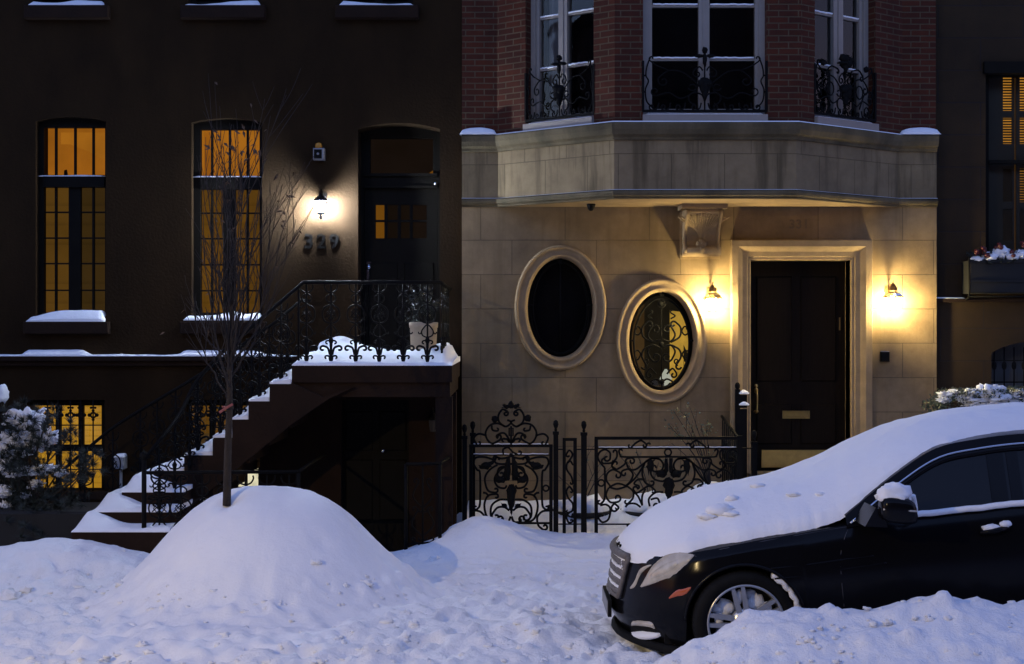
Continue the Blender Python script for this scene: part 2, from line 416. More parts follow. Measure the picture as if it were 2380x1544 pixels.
# ------------------------------------------------------------------ walls with openings
def opening_rect(x0,x1,z0,z1): return [(x0,z0),(x1,z0),(x1,z1),(x0,z1)]
def opening_arch(x0,x1,z0,z1,rise,n=8):
    pts = [(x0,z0),(x1,z0)]
    for i in range(n+1):
        t = i/n; x = x1+(x0-x1)*t
        pts.append((x, z1-rise+rise*(1-(2*t-1)**2)))
    return pts
def opening_oval(cx,cz,rx,rz,n=48): return [(cx+rx*math.cos(2*PI*i/n), cz+rz*math.sin(2*PI*i/n)) for i in range(n)]
def wall(mb, x0,x1,z0,z1, y, thick, holes, reveal):
    outer = [(x0,z0),(x1,z0),(x1,z1),(x0,z1)]
    polys = [outer]+holes
    flat = [p for pl in polys for p in pl]
    tris = tessellate_polygon([[Vector((a,b,0)) for a,b in pl] for pl in polys])
    fs = []
    for t in tris:
        t = list(t); p,q,r = [flat[i] for i in t]
        ar = (q[0]-p[0])*(r[1]-p[1])-(q[1]-p[1])*(r[0]-p[0])
        if abs(ar) < 1e-10: continue
        fs.append(tuple(t) if ar > 0 else tuple(t[::-1]))
    mb.add([(a,y,b) for a,b in flat], fs)
    # sides and top
    mb.quad((x0,y,z0),(x0,y,z1),(x0,y+thick,z1),(x0,y+thick,z0))
    mb.quad((x1,y,z0),(x1,y+thick,z0),(x1,y+thick,z1),(x1,y,z1))
    mb.quad((x0,y,z1),(x1,y,z1),(x1,y+thick,z1),(x0,y+thick,z1))
    for h in holes:
        n = len(h)
        for i in range(n):
            a,b = h[i],h[(i+1)%n]
            mb.quad((a[0],y,a[1]),(a[0],y+reveal,a[1]),(b[0],y+reveal,b[1]),(b[0],y,b[1]))
def snow_strip(x0,x1,y0,y1,z,h, seed=0, nx=24, prof=None, peak=.5):
    """a drift lying on a ledge: top undulates, ends and front slump; closed bottom"""
    mb = MB(); ny = 6
    def fn(a,b):
        x = x0+(x1-x0)*a; y = y0+(y1-y0)*b
        e = min(1,a/.04)*min(1,(1-a)/.04)
        hh = prof(a)+.008*fbm(x*4+seed,seed,0,3) if prof else h*(.6+.5*fbm(x*1.3+seed, seed*3.1, 0, 3))
        hh = max(.012, hh)
        fz = smooth01(b/.45)**.5 if b < .45 else 1
        return (x, y, z + (hh*(.25+.75*fz)*max(.25,e)))
    mb.grid(fn, nx, ny)
    top = list(mb.v)
    edge = [(i,0) for i in range(nx)]+[(nx-1,j) for j in range(1,ny)]+[(i,ny-1) for i in range(nx-2,-1,-1)]+[(0,j) for j in range(ny-2,0,-1)]
    ring = [top[j*nx+i] for i,j in edge]; k = len(ring)
    mb.smooth = True
    mb.add(ring+[(p[0],p[1],z-.003) for p in ring], [(i,(i+k),((i+1)%k)+k,(i+1)%k) for i in range(k)])
    return mb
SUN_EL, SKY, EXPO, STREET, SUN = -2.0, 15.2, -0.42, 2350, 0.0
# ------------------------------------------------------------------ camera, sky, lamps
cam = bpy.data.cameras.new('camera'); co = bpy.data.objects.new('camera', cam); COL.objects.link(co)
cam.sensor_width = 36; cam.lens = 36*FPX/2379; cam.clip_end = 800
co.location = (0, CAMY, CAMZ); co.rotation_euler = (PI/2, 0, 0)
S.camera = co
w = bpy.data.worlds.new('World'); S.world = w; w.use_nodes = True
nt = w.node_tree; nt.nodes.clear()
wo = nt.nodes.new('ShaderNodeOutputWorld'); bg = nt.nodes.new('ShaderNodeBackground'); sky = nt.nodes.new('ShaderNodeTexSky')
sky.sky_type = 'NISHITA'; sky.sun_disc = False
sky.sun_elevation = math.radians(SUN_EL); sky.sun_rotation = math.radians(200)
sky.air_density = 1.0; sky.dust_density = .3; sky.ozone_density = 3.0
bg.inputs['Strength'].default_value = SKY
tint = nt.nodes.new('ShaderNodeMix'); tint.data_type = 'RGBA'; tint.blend_type = 'MULTIPLY'; tint.inputs[0].default_value = 1   # city glow warms the dusk a little
tint.inputs[7].default_value = (1.0,.86,.66,1)
nt.links.new(sky.outputs[0], tint.inputs[6]); nt.links.new(tint.outputs[2], bg.inputs[0]); nt.links.new(bg.outputs[0], wo.inputs[0])
S.view_settings.view_transform = 'Standard'; S.view_settings.look = 'None'; S.view_settings.exposure = EXPO; S.view_settings.gamma = 1
S.cycles.use_denoising = True
S.cycles.max_bounces = 6; S.cycles.transparent_max_bounces = 12
# ================================================================== number 329: dark brown stucco townhouse
YL = 0.0
lh = empty('townhouse', (-3.0,0,0), 'dark brown stucco townhouse with two tall amber lit windows, numbered 329', 'house')
def XL(u): return X(u,YL)
def ZL(v): return Z(v,YL)
w1 = (XL(83),XL(246),ZL(735),ZL(272)); w2 = (XL(445),XL(609),ZL(735),ZL(275))
ups = [(XL(76),XL(242)),(XL(438),XL(604)),(XL(795),XL(959))]
dr = (XL(832),XL(1022),1.72,ZL(286))
b1 = (XL(62),XL(243),ZL(1141),ZL(930)); b2 = (XL(433),XL(606),ZL(1141),ZL(930))
holes = [opening_arch(*w1,.05), opening_arch(*w2,.05), opening_arch(*dr,.07), opening_rect(*b1), opening_rect(*b2)]
for a,b in ups: holes.append(opening_rect(a,b,ZL(12),ZL(12)+2.0))
mb = MB(); wall(mb, -11, -.556, -.3, 9.5, YL, .45, holes, .40)
# faint scored joints around the door
mb.build('wall','brownstone',lh)
mb = MB(); mb.quad((-10.9,1.3,-.2),(-.6,1.3,-.2),(-.6,1.3,9.4),(-10.9,1.3,9.4)); mb.quad((-11,.35,9.45),(-.57,.35,9.45),(-.57,1.4,9.45),(-11,1.4,9.45)); mb.build('back_wall','dark_room',lh)
mb = MB(); mb.box(-11,-.58,-.10,-.001,ZL(838),ZL(828)); mb.box(-11,-.58,-.055,-.001,ZL(850),ZL(838)-.0005)
mb.build('water_table','brownstone_dark',lh)
mb = MB(); mb.box(-11,-.56,-.35,.4,9.5,9.9); mb.build('cornice','brownstone_dark',lh)

def lit_window(tag_, u0,u1, g0,g1, vt0,vt1, vl0,vl1, tb, lowb, stile, rows, op, glow, shade_l, shade_r):
    """tall casement window: transom light over two leaves"""
    y0 = .10
    wroot = MB(); x = lambda u: X(u,y0); z = lambda v: Z(v,y0)
    ox0,ox1,oz0,oz1 = op
    # outer frame fills the opening
    wroot.box(ox0-.02, x(g0), y0, y0+.07, oz0-.02, oz1+.02)
    wroot.box(x(g1), ox1+.02, y0, y0+.07, oz0-.02, oz1+.02)
    wroot.box(x(g0), x(g1), y0, y0+.07, z(vt0), oz1+.02)
    wroot.box(x(g0), x(g1), y0, y0+.07, oz0-.02, z(vl1))
    wroot.box(x(g0), x(g1), y0-.03, y0+.07, z(vl0), z(vt1))
    fr = wroot.build('window','black_wood',lh)
    tm = MB()
    for c in tb: tm.box(x(c)-.011, x(c)+.011, y0+.012, y0+.05, z(vt1), z(vt0))
    for c in lowb: tm.box(x(c)-.011, x(c)+.011, y0+.012, y0+.05, z(vl1), z(vl0))
    for r in rows:
        tm.box(x(g0), x(stile[0]), y0+.014, y0+.048, z(r)-.008, z(r)+.008)
        tm.box(x(stile[1]), x(g1), y0+.014, y0+.048, z(r)-.008, z(r)+.008)
    tm.box(x(stile[0]), x(stile[1]), y0+.006, y0+.055, z(vl1), z(vl0))
    tm.build('glazing_bars','black_wood',fr)
    pn = MB(); pn.quad((x(g0),y0+.03,z(vl1)),(x(g1),y0+.03,z(vl1)),(x(g1),y0+.03,z(vt0)),(x(g0),y0+.03,z(vt0)))
    pn.build('pane','glass',fr)
    yb = .26
    xm = (x(stile[0])+x(stile[1]))/2
    t = MB(); t.quad((ox0-.3,yb+.5,z(vt1)-.15),(ox1+.3,yb+.5,z(vt1)-.15),(ox1+.3,yb+.5,oz1+.3),(ox0-.3,yb+.5,oz1+.3))
    t.build('lit_room',glow,fr)
    if tag_ == 'a':
        t = MB(); t.prism([(x(143),z(409)),(x(143),z(300)),(x(250),z(294)),(x(250),z(382)),(x(196),z(342))],yb+.44,yb+.46) if False else t.prism([(x(100),z(290)),(x(260),z(290)),(x(260),z(388)),(x(165),z(335)),(x(120),z(318)),(x(100),z(318))],yb+.44,yb+.46); t.build('lit_ceiling','transom_glow2',fr)
        t = MB(); t.prism([(x(129),z(425)),(x(138),z(425)),(x(138),z(400)),(x(136),z(388)),(x(131),z(390))],yb+.1,yb+.13); t.build('shade_top','brownstone',fr)
    else:
        t = MB(); t.box(x(462),x(479),yb+.1,yb+.12,z(425),oz1+.1); t.build('drawn_curtain','transom_glow',fr)
        t = MB(); t.box(x(548),x(610),yb+.42,yb+.44,z(425),z(398)); t.build('picture_rail','transom_glow',fr)
    t = MB(); t.quad((ox0-.1,yb,oz0-.1),(xm,yb,oz0-.1),(xm,yb,z(vl0)+.05),(ox0-.1,yb,z(vl0)+.05)); t.build('shade',shade_l,fr)
    t = MB(); t.quad((xm+.002,yb,oz0-.1),(ox1+.1,yb,oz0-.1),(ox1+.1,yb,z(vl0)+.05),(xm+.002,yb,z(vl0)+.05)); t.build('shade',shade_r,fr)
    sl = MB(); sl.bevbox(ox0-.11, ox1+.05, -.09, .0995, ZL(776), ZL(748), .008); sl.build('sill','brownstone_dark',lh)
    return fr
lit_window('a',83,246,102,244,297,408,436,727,(128.6,173.3,215.6),(128.6,215.6),(159,187),(493.5,553.5,613,675),w1,'transom_glow','blind_a','blind_b')
lit_window('b',445,609,466,603,302,411,441,727,(491.7,533,574.5),(491.7,574.5),(518,547),(495.7,555,615.7,676),w2,'transom_glow2','blind_c','blind_c')
# upper windows: only the snowy sills show, but build whole sashes
for a,b in ups:
    z0 = ZL(12); z1 = z0+2.0
    f = MB(); y0 = .10
    f.box(a-.02,a+.06,y0,y0+.07,z0,z1); f.box(b-.06,b+.02,y0,y0+.07,z0,z1); f.box(a+.06,b-.06,y0,y0+.07,z1-.08,z1+.02); f.box(a+.06,b-.06,y0,y0+.07,z0-.02,z0+.06)
    f.box((a+b)/2-.04,(a+b)/2+.04,y0,y0+.07,z0+.06,z1-.08); f.box(a+.06,(a+b)/2-.04,y0,y0+.06,z0+1.0,z0+1.05); f.box((a+b)/2+.04,b-.06,y0,y0+.06,z0+1.0,z0+1.05)
    fo = f.build('window','black_wood',lh)
    q = MB(); q.quad((a,y0+.03,z0),(b,y0+.03,z0),(b,y0+.03,z1),(a,y0+.03,z1)); q.build('pane','glass',fo)
    q = MB(); q.quad((a-.2,.6,z0-.2),(b+.2,.6,z0-.2),(b+.2,.6,z1+.2),(a-.2,.6,z1+.2)); q.build('dark_room','dark_room',fo)
    s = MB(); s.bevbox(a-.07,b+.07,-.09,.0995,z0-.165,z0-.02,.01); s.build('sill','brownstone_dark',lh)
# basement windows with iron grilles
def basement(u0,u1,v0,v1,thick,thin,op,blind,kitchen=False):
    y0 = .12; x = lambda u: X(u,y0); z = lambda v: Z(v,y0); ox0,ox1,oz0,oz1 = op
    f = MB(); f.box(ox0-.02,x(u0),y0,y0+.06,oz0,oz1); f.box(x(u1),ox1+.02,y0,y0+.06,oz0,oz1); f.box(x(u0),x(u1),y0,y0+.06,z(v0),oz1+.02); f.box(x(u0),x(u1),y0,y0+.06,oz0-.02,z(v1))
    for c in thick: f.box(x(c)-.028,x(c)+.028,y0+.005,y0+.055,z(v1),z(v0))
    f.box(x(u0),x(u1),y0+.003,y0+.057,z(1049),z(1034))
    fo = f.build('window','black_wood',lh)
    q = MB(); q.quad((ox0,y0+.03,oz0),(ox1,y0+.03,oz0),(ox1,y0+.03,oz1),(ox0,y0+.03,oz1)); q.build('pane','glass',fo)
    q = MB(); q.quad((ox0-.1,y0+.16,oz0-.1),(ox1+.1,y0+.16,oz0-.1),(ox1+.1,y0+.16,oz1+.1),(ox0-.1,y0+.16,oz1+.1))
    if kitchen:
        q = MB(); xm = ox0; zz = z(1080)
        q.quad((ox0-.1,y0+.16,z(1010)),(ox1+.1,y0+.16,z(1010)),(ox1+.1,y0+.16,oz1+.1),(ox0-.1,y0+.16,oz1+.1)); q.build('blind','blind_c',fo)
        q = MB(); q.quad((ox0-.4,y0+.5,oz0-.1),(ox1+.4,y0+.5,oz0-.1),(ox1+.4,y0+.5,zz),(ox0-.4,y0+.5,zz)); q.build('lit_counter','kitchen',fo)
        q = MB(); q.quad((ox0-.5,y0+.7,oz0-.1),(ox1+.5,y0+.7,oz0-.1),(ox1+.5,y0+.7,oz1+.1),(ox0-.5,y0+.7,oz1+.1)); q.build('room_wall','oval_brown',fo)
        q = MB()
        random.seed(3)
        for k in range(26):
            bx = x(random.choice((560,586,596))+random.uniform(-5,5)); d = random.uniform(-.10,.10); hh = random.uniform(.12,.26)
            q.tube([(bx,y0+.4,z(1082)),(bx+d*.4,y0+.4,z(1082)+hh*.7),(bx+d,y0+.4,z(1082)+hh)],.006,4,r1=.002)
        q.build('house_plant','evergreen',fo)
    else: q.build('blind',blind,fo)
    g = MB(); yg = -.012
    for c in thin: g.tube([(X(c,yg),yg,oz0),(X(c,yg),yg,oz1)],.008,6)
    for v in (988.5,1040,1091): g.tube([(ox0,yg,Z(v,yg)),(ox1,yg,Z(v,yg))],.007,6)
    for c in thin:   # quatrefoil castings
        cx,cz = X(c,yg),Z(965,yg)
        for dx,dz,r in ((.042,0,.021),(-.042,0,.021),(0,.05,.018),(0,-.05,.018)): g.blob((cx+dx,yg,cz+dz),r,.012,r,10,6)
        g.tube([(p,yg,q_) for p,q_ in circle(cx,cz,.028,12)],.011,5,closed=True)
        for dx in (-.022,.022): g.blob((cx+dx,yg,Z(948,yg)),.016,.01,.014,8,5)
    g.build('window_grille','iron',fo)
    s = MB(); s.bevbox(ox0-.05,ox1+.05,-.07,.119,oz0-.09,oz0-.005,.008); s.build('sill','brownstone_dark',lh)
basement(68,236,943,1135,(134.5,187.5),(110.6,135,163.8,187.5,216.4),b1,'blind_yellow')
basement(438,600,943,1135,(492,546),(465,492,519,546,574),b2,'blind_c',True)
# street door
y0 = .29; x = lambda u: X(u,y0); z = lambda v: Z(v,y0)
d = MB(); ox0,ox1,oz0,oz1 = dr
d.box(ox0-.02,x(846),y0,y0+.08,oz0,oz1); d.box(x(1016),ox1+.02,y0,y0+.08,oz0,oz1); d.box(x(846),x(1016),y0,y0+.08,z(322),oz1+.02)
d.box(x(846),x(860),y0,y0+.08,z(404),z(322)); d.box(x(1006),x(1016),y0,y0+.08,z(404),z(322)); d.box(x(846),x(1016),y0-.03,y0+.08,z(410),z(403.9)); d.box(x(846),x(1016),y0+.0,y0+.08,z(432),z(410)); d.box(x(846),x(1016),y0-.035,y0+.08,z(437.5),z(432))
door = d.build('door_frame','black_wood',lh)
q = MB(); q.quad((x(858),y0+.05,z(405)),(x(1008),y0+.05,z(405)),(x(1008),y0+.05,z(320)),(x(858),y0+.05,z(320))); q.build('transom_pane','glass',door)
q = MB(); q.quad((x(840),y0+.6,z(420)),(x(1020),y0+.6,z(420)),(x(1020),y0+.6,z(300)),(x(840),y0+.6,z(300))); q.build('hall_wall','hall_brown',door)
q = MB(); q.blob((x(1006),y0+.5,z(402)),.09,.03,.09,12,8); q.build('hall_lamp','dim_amber',door)
d = MB(); yd = y0+.02
zt,zb = z(437.6),1.72; panes = [(874,893),(900,924),(930,952),(958,988)]
px0,px1 = x(872),x(991); pz1,pz0 = z(476),z(554)
d.box(x(846)+.003,px0,yd,yd+.05,zb,zt); d.box(px1,x(1016)-.003,yd,yd+.05,zb,zt); d.box(px0,px1,yd,yd+.05,pz1,zt); d.box(px0,px1,yd,yd+.05,zb,pz0)
for c in (896,927,955): d.box(x(c)-.017,x(c)+.017,yd+.004,yd+.046,pz0,pz1)
d.box(px0,px1,yd+.006,yd+.044,z(516),z(511))
for a,b in ((855,925),(938,1008)): # raised panels
    d.bevbox(x(a),x(b),yd-.012,yd-.0005,zb+.12,z(610),.014)
leaf = d.build('door','black_wood',lh)
q = MB(); q.quad((px0,yd+.03,pz0),(px1,yd+.03,pz0),(px1,yd+.03,pz1),(px0,yd+.03,pz1)); q.build('pane','glass',leaf)
q = MB(); q.quad((px0-.02,yd+.05,pz0),(x(896),yd+.05,pz0),(x(896),yd+.05,pz1),(px0-.02,yd+.05,pz1)); q.build('lit_curtain','dim_amber',leaf)
q = MB(); q.quad((x(896),yd+.052,pz0),(px1+.02,yd+.052,pz0),(px1+.02,yd+.052,pz1),(x(896),yd+.052,pz1)); q.build('curtain','hall_brown',leaf)
q = MB(); q.blob((x(857),yd-.05,z(622)),.032,.032,.032,12,8); q.tube([(x(857),yd-.05,z(622)),(x(857),yd,z(622))],.014,8); q.box(x(857)-.025,x(857)+.025,yd-.008,yd-.0003,z(650),z(608)); q.build('handle','chrome',leaf)
q = MB(); q.blob((x(1012),y0-.035,z(428)),.02,.02,.02,12,8); q.build('peephole_lens','chrome',door)
# house number 329
def number(txt, cx, cz, y, h, mname, parent, depth=.012, spacing=1.25):
    cu = bpy.data.curves.new('number','FONT'); cu.body = txt; cu.size = h/.69; cu.extrude = depth/2; cu.align_x='CENTER'; cu.space_character = spacing; cu.offset = .004
    tmp = bpy.data.objects.new('number_tmp',cu); COL.objects.link(tmp)
    dg = bpy.context.evaluated_depsgraph_get(); me0 = tmp.evaluated_get(dg).to_mesh()
    vs = [(cx+v.co.x, y-v.co.z, cz+v.co.y-h/2) for v in me0.vertices]; fs = [tuple(p.vertices) for p in me0.polygons]
    tmp.evaluated_get(dg).to_mesh_clear(); bpy.data.objects.remove(tmp); bpy.data.curves.remove(cu)
    m = MB(); m.add(vs, fs); return m.build('house_number', mname, parent)
number('329', XL(747), ZL(561), -.010, .155, 'iron', lh, .014)

# ------------------------------------------------------------------ sill and ledge snow
def put_snow(name, mbx, label, group): return tag(mbx.build(name,'snow'), label, 'snow', group)
G = 'snow lying on ledges and sills'
put_snow('sill_snow', snow_strip(XL(66),XL(245),-.08,.09,ZL(748),.115,1,30,lambda a:.055+.075*smooth01(a/.5)-.015*max(0,a-.55)), 'drift of snow on the sill of the left amber window', G)
put_snow('sill_snow', snow_strip(XL(430),XL(608),-.08,.09,ZL(744.5),.1,2,30,lambda a:.05+.05*math.exp(-((a-.62)/.16)**2)+.04*smooth01((a-.75)/.25)), 'drift of snow on the sill of the amber window behind the bare tree', G)
for (a,b),s,lab,v in zip(ups,(3,4,5),('leftmost','middle','rightmost'),(15.5,19.5,26)):
    put_snow('sill_snow', snow_strip(a-.02,b+.01,-.08,.09,ZL(12)-.02,.09,s,26), lab+' of the three snowy sills along the top of the photo', G)
for (a,b,v,lab) in ((88,244,416,'left amber window'),(449,607,418,'amber window behind the tree')):
    put_snow('rail_snow', snow_strip(X(a,.07),X(b,.07),.065,.099,Z(v,.07)+.03,.02,9,14), 'thin line of snow on the transom bar of the '+lab, G)
put_snow('ledge_snow', snow_strip(XL(-220),XL(690),-.10,-.001,ZL(828),.06,8,120,lambda a: .02+.05*smooth01((a-.30)/.02)*smooth01((.48-a)/.03)+.045*smooth01((a-.70)/.02)*smooth01((.93-a)/.03)), 'long thin line of snow along the ledge under the amber windows', G)

# ------------------------------------------------------------------ lamp, alarm box by the door
def lantern(name, u, vtop, vbot, y, r, mname, bulb, label, power_mat, group='lit wall lanterns', ybr=0.0, hood=False):
    cx,cz1,cz0 = X(u,y),Z(vtop,y),Z(vbot,y); h = cz1-cz0
    e = empty(name,(cx,y,cz0),label,'lantern',group)
    return e,cx,cz0,cz1,h
# number 329 lamp: cool white lantern, hood above, finial below
y = -.15
e = empty('wall_lantern',(X(745,y),0,Z(512,y)),'cool white wall lantern glaring beside the black door above number 329','lantern','lit wall lanterns')
cx = X(745,y); zb,zt = Z(512,y),Z(446,y)
m = MB(); m.lathe([(.0,.10),(.012,.095),(.02,.07),(.062,.045),(.082,.012),(.084,0.008),(.07,.010)],(cx,y,Z(470,y)),10); m.build('hood','iron',e)
m = MB(); m.box(cx-.045,cx+.045,-.014,-.0005,Z(472,y)-.10,Z(472,y)+.12); m.tube(catmull([(cx,-.014,Z(472,y)+.05),(cx,-.08,Z(472,y)+.13),(cx,y,Z(446,y)+.02)]),.009,6); m.build('bracket','iron',e)
m = MB(); m.lathe([(.0,0),(.014,.006),(.018,.03),(.012,.048),(.02,.055),(.042,.066),(.054,.074),(.054,.080),(.03,.082)],(cx,y,Z(511,y)),14); m.build('finial','siren_white',e)
m = MB()
for k in range(6):
    a = PI/6+k*PI/3; m.tube([(cx+.045*math.cos(a),y+.045*math.sin(a),Z(494,y)),(cx+.082*math.cos(a),y+.082*math.sin(a),Z(470,y))],.004,5)
m.build('cage','iron',e)
m = MB(); m.lathe([(.052,-.01),(.084,.125)],(cx,y,Z(494,y)),6); m.build('lantern_glass','lantern_glass',e)
m = MB(); m.blob((cx,y,Z(483,y)),.056,.056,.060,18,12); m.build('bulb','bulb_cool',e)
# alarm siren
cx,cz = XL(743),ZL(360)
e = empty('alarm_box',(cx,0,cz-.08),'small square off-white alarm siren with amber cap on the dark stucco wall','alarm box')
m = MB(); m.bevbox(cx-.062,cx+.062,-.10,-.001,cz-.068,cz+.062,.012); m.build('housing','siren_white',e)
m = MB(); m.bevbox(cx-.050,cx+.036,-.108,-.1005,cz-.055,cz+.045,.006); m.build('horn_grille','iron',e)
m = MB(); m.blob((cx-.006,-.108,cz-.004),.014,.01,.014,10,6); m.build('horn','siren_white',e)
m = MB(); m.lathe([(.038,0),(.038,.035),(.030,.055),(.012,.062)],(cx-.005,-.055,cz+.0625),12); m.build('beacon','amber',e)

# ================================================================== stoop
YS = -2.1
XR,XLd = X(1050,YS),X(678,YS); ZLd = 1.78
st = empty('stoop',(-2.2,-1.1,0),'dark brownstone stoop with snowy steps climbing to the landing of number 329','stoop')
names = ['first','second','third','fourth','fifth','sixth','seventh','eighth','ninth']
steps = [(-2.30,1.608,YS),(-2.50,1.443,YS),(-2.655,1.27,YS),(-2.84,1.097,YS),(-3.11,.93,YS),(-3.40,.77,YS),(-3.606,.62,-2.47),(-3.79,.47,-2.72),(-3.896,.33,-3.0)]
m = MB(); m.box(XLd,XR,YS,-.14,ZLd-.16,ZLd); m.box(XLd+.02,XR-.02,YS+.03,-.14,ZLd-.30,ZLd-.1605)
m.build('landing','brownstone_dark',st)
m = MB()
prevx = XLd
for k,(xs,zs,yf) in enumerate(steps):
    base = zs-.42 if k < 5 else -.1
    m.box(xs, prevx, YS, -.50, base, zs)
    if yf < YS: m.box(xs, -3.03-.002*k, yf, YS-.0005*(k+1), -.1, zs)
    prevx = xs
    if k >= 6: m.box(xs, -3.2, YS+.001*k, -.5-.001*k, -.1, zs-.002*k)
m.build('step','brownstone_dark',st)
# string on the street side: stepped top, sloping soffit
pts = [(XLd,ZLd-.16)]
px_ = XLd
for xs,zs,yf in steps[:6]: pts += [(px_,zs-.012),(xs,zs-.012)]; px_ = xs
pts += [(-3.40,.25),(-3.15,.36),(-2.62,.80),(-2.1,1.22),(-1.75,1.46),(-1.5,1.58),(XLd+.3,ZLd-.30)]
m = MB(); m.prism(pts, YS-.035, YS+.10); m.build('string','brownstone_dark',st)
# wall and gate below the landing
yw = -1.05
ux = lambda u: X(u,yw)
m = MB(); wall(m, ux(604), -.575, -.9, ZLd-.30, yw, .16, [opening_rect(ux(792),ux(950),-.85,Z(930,yw))], .16); m.build('under_landing_wall','brownstone_dark',st)
m = MB(); m.box(XR-.16,XR,YS+.04,YS+.2,-.8,ZLd-.3); m.build('pier','brownstone_dark',st)
m = MB(); m.box(ux(790),ux(952),yw+.10,yw+.14,-.85,Z(928,yw)); 
for k in range(2):
    for j in range(2): m.bevbox(ux(800)+k*(ux(950)-ux(792))*.5, ux(864)+k*(ux(950)-ux(792))*.5, yw+.088, yw+.0995, .15+j*.72, .78+j*.5, .012)
bd = m.build('basement_door','black_wood',st)
m = MB(); m.blob((ux(888),yw+.06,Z(1049,yw)),.022,.022,.022,12,8); m.tube([(ux(888),yw+.06,Z(1049,yw)),(ux(888),yw+.1,Z(1049,yw))],.01,6); m.build('handle','chrome',bd)

# snow on the landing and treads
def tread_snow(x0,x1,y0,y1,z,h,seed,backx=True,nx=14,ny=22):
    mb = MB()
    def hh(x,y):
        fx = smooth01((x-x0)/max(.12,(x1-x0)*.9)); fy = smooth01((y-y0)/.26)
        return h*(.18+.82*fx)*(.22+.78*fy)*(1+.35*fbm(x*3+seed,y*3,seed,3))+.012
    top = [[(x0+(x1-x0)*i/(nx-1), y0+(y1-y0)*(j/(ny-1))**1.6) for i in range(nx)] for j in range(ny)]
    mb.grid(lambda a,b: (lambda p:(p[0],p[1],z+hh(*p)))(top[round(b*(ny-1))][round(a*(nx-1))]), nx, ny)
    v = list(mb.v); edge = [(i,0) for i in range(nx)]+[(nx-1,j) for j in range(1,ny)]+[(i,ny-1) for i in range(nx-2,-1,-1)]+[(0,j) for j in range(ny-2,0,-1)]
    ring = [v[j*nx+i] for i,j in edge]; k = len(ring); mb.smooth = True
    mb.add(ring+[(p[0],p[1],z-.002) for p in ring], [(i,i+k,((i+1)%k)+k,(i+1)%k) for i in range(k)])
    return mb
G2 = 'snow on the stoop'
def land(a,b):
    x_ = XLd+(XR-XLd)*a; y_ = YS+(-.03-YS)*b**1.5
    e_ = min(1,a/.02,(1-a)/.06); f = smooth01(b/.05)
    h_ = .03+.085*smooth01(b/.55)+.02*fbm(x_*2,y_*2,2,3)+.03*max(0,mnoise.noise(Vector((x_*3.1,y_*2,5))))
    h_ += .17*math.exp(-((x_-X(790,-.5))/.27)**2-((y_+.45)/.3)**2)
    h_ += .06*smooth01((a-.62)/.3)*smooth01(b/.6)
    return (x_,y_,ZLd+h_*(.35+.65*f)*max(.3,e_))
m = MB(); m.grid(land,70,40); 
v = list(m.v); nx,ny = 70,40
edge = [(i,0) for i in range(nx)]+[(nx-1,j) for j in range(1,ny)]+[(i,ny-1) for i in range(nx-2,-1,-1)]+[(0,j) for j in range(ny-2,0,-1)]
ring = [v[j*nx+i] for i,j in edge]; k = len(ring); m.smooth=True
m.add(ring+[(p[0],p[1],ZLd-.002) for p in ring],[(i,i+k,((i+1)%k)+k,(i+1)%k) for i in range(k)])
put_snow('landing_snow', m, 'smooth blanket of snow on the stoop landing around the balusters', G2)
prevx = XLd
for k,(xs,zs,yf) in enumerate(steps):
    xe = prevx-.003 if yf >= YS else -3.04
    put_snow('step_snow', tread_snow(xs-.005,prevx-.003,YS-.01 if yf>=YS else YS,-.52,zs,.12,k*1.7), 'wedge of snow on the %s step below the landing'%names[k], G2) if yf >= YS else None
    if yf < YS:
        nxt = steps[k-1]
        mb = MB(); x0,x1,ya,yb = xs-.005,-3.03,yf-.005,-.52
        def hf(a,b,xs=xs,yf=yf,nxt=nxt,k=k):
            x_ = x0+(x1-x0)*a; y_ = ya+(yb-ya)*b**1.7
            inx = x_-nxt[0]; iny = y_-nxt[2]
            h_ = .012+.13*smooth01((y_-yf)/.24)*(1-.93*smooth01((x_-xs-.03)/.42))*smooth01((x_-xs+.03)/.10)+.022*smooth01((x_-xs)/.15)+.015*fbm(x_*4,y_*4,k,2)
            zz = steps[k][1]+h_*smooth01((y_-yf+.02)/.05)
            if inx > .01 and iny > .01: zz = min(zz, nxt[1]-.02)
            return (x_,y_,zz)
        mb.grid(hf,24,30); v = list(mb.v); nx,ny = 24,30
        edge = [(i,0) for i in range(nx)]+[(nx-1,j) for j in range(1,ny)]+[(i,ny-1) for i in range(nx-2,-1,-1)]+[(0,j) for j in range(ny-2,0,-1)]
        ring = [v[j*nx+i] for i,j in edge]; kk = len(ring); mb.smooth=True
        mb.add(ring+[(p[0],p[1],zs-.002) for p in ring],[(i,i+kk,((i+1)%kk)+kk,(i+1)%kk) for i in range(kk)])
        put_snow('step_snow', mb, 'drift of snow on the %s step, one of the flared lower steps'%names[k], G2)
    prevx = xs

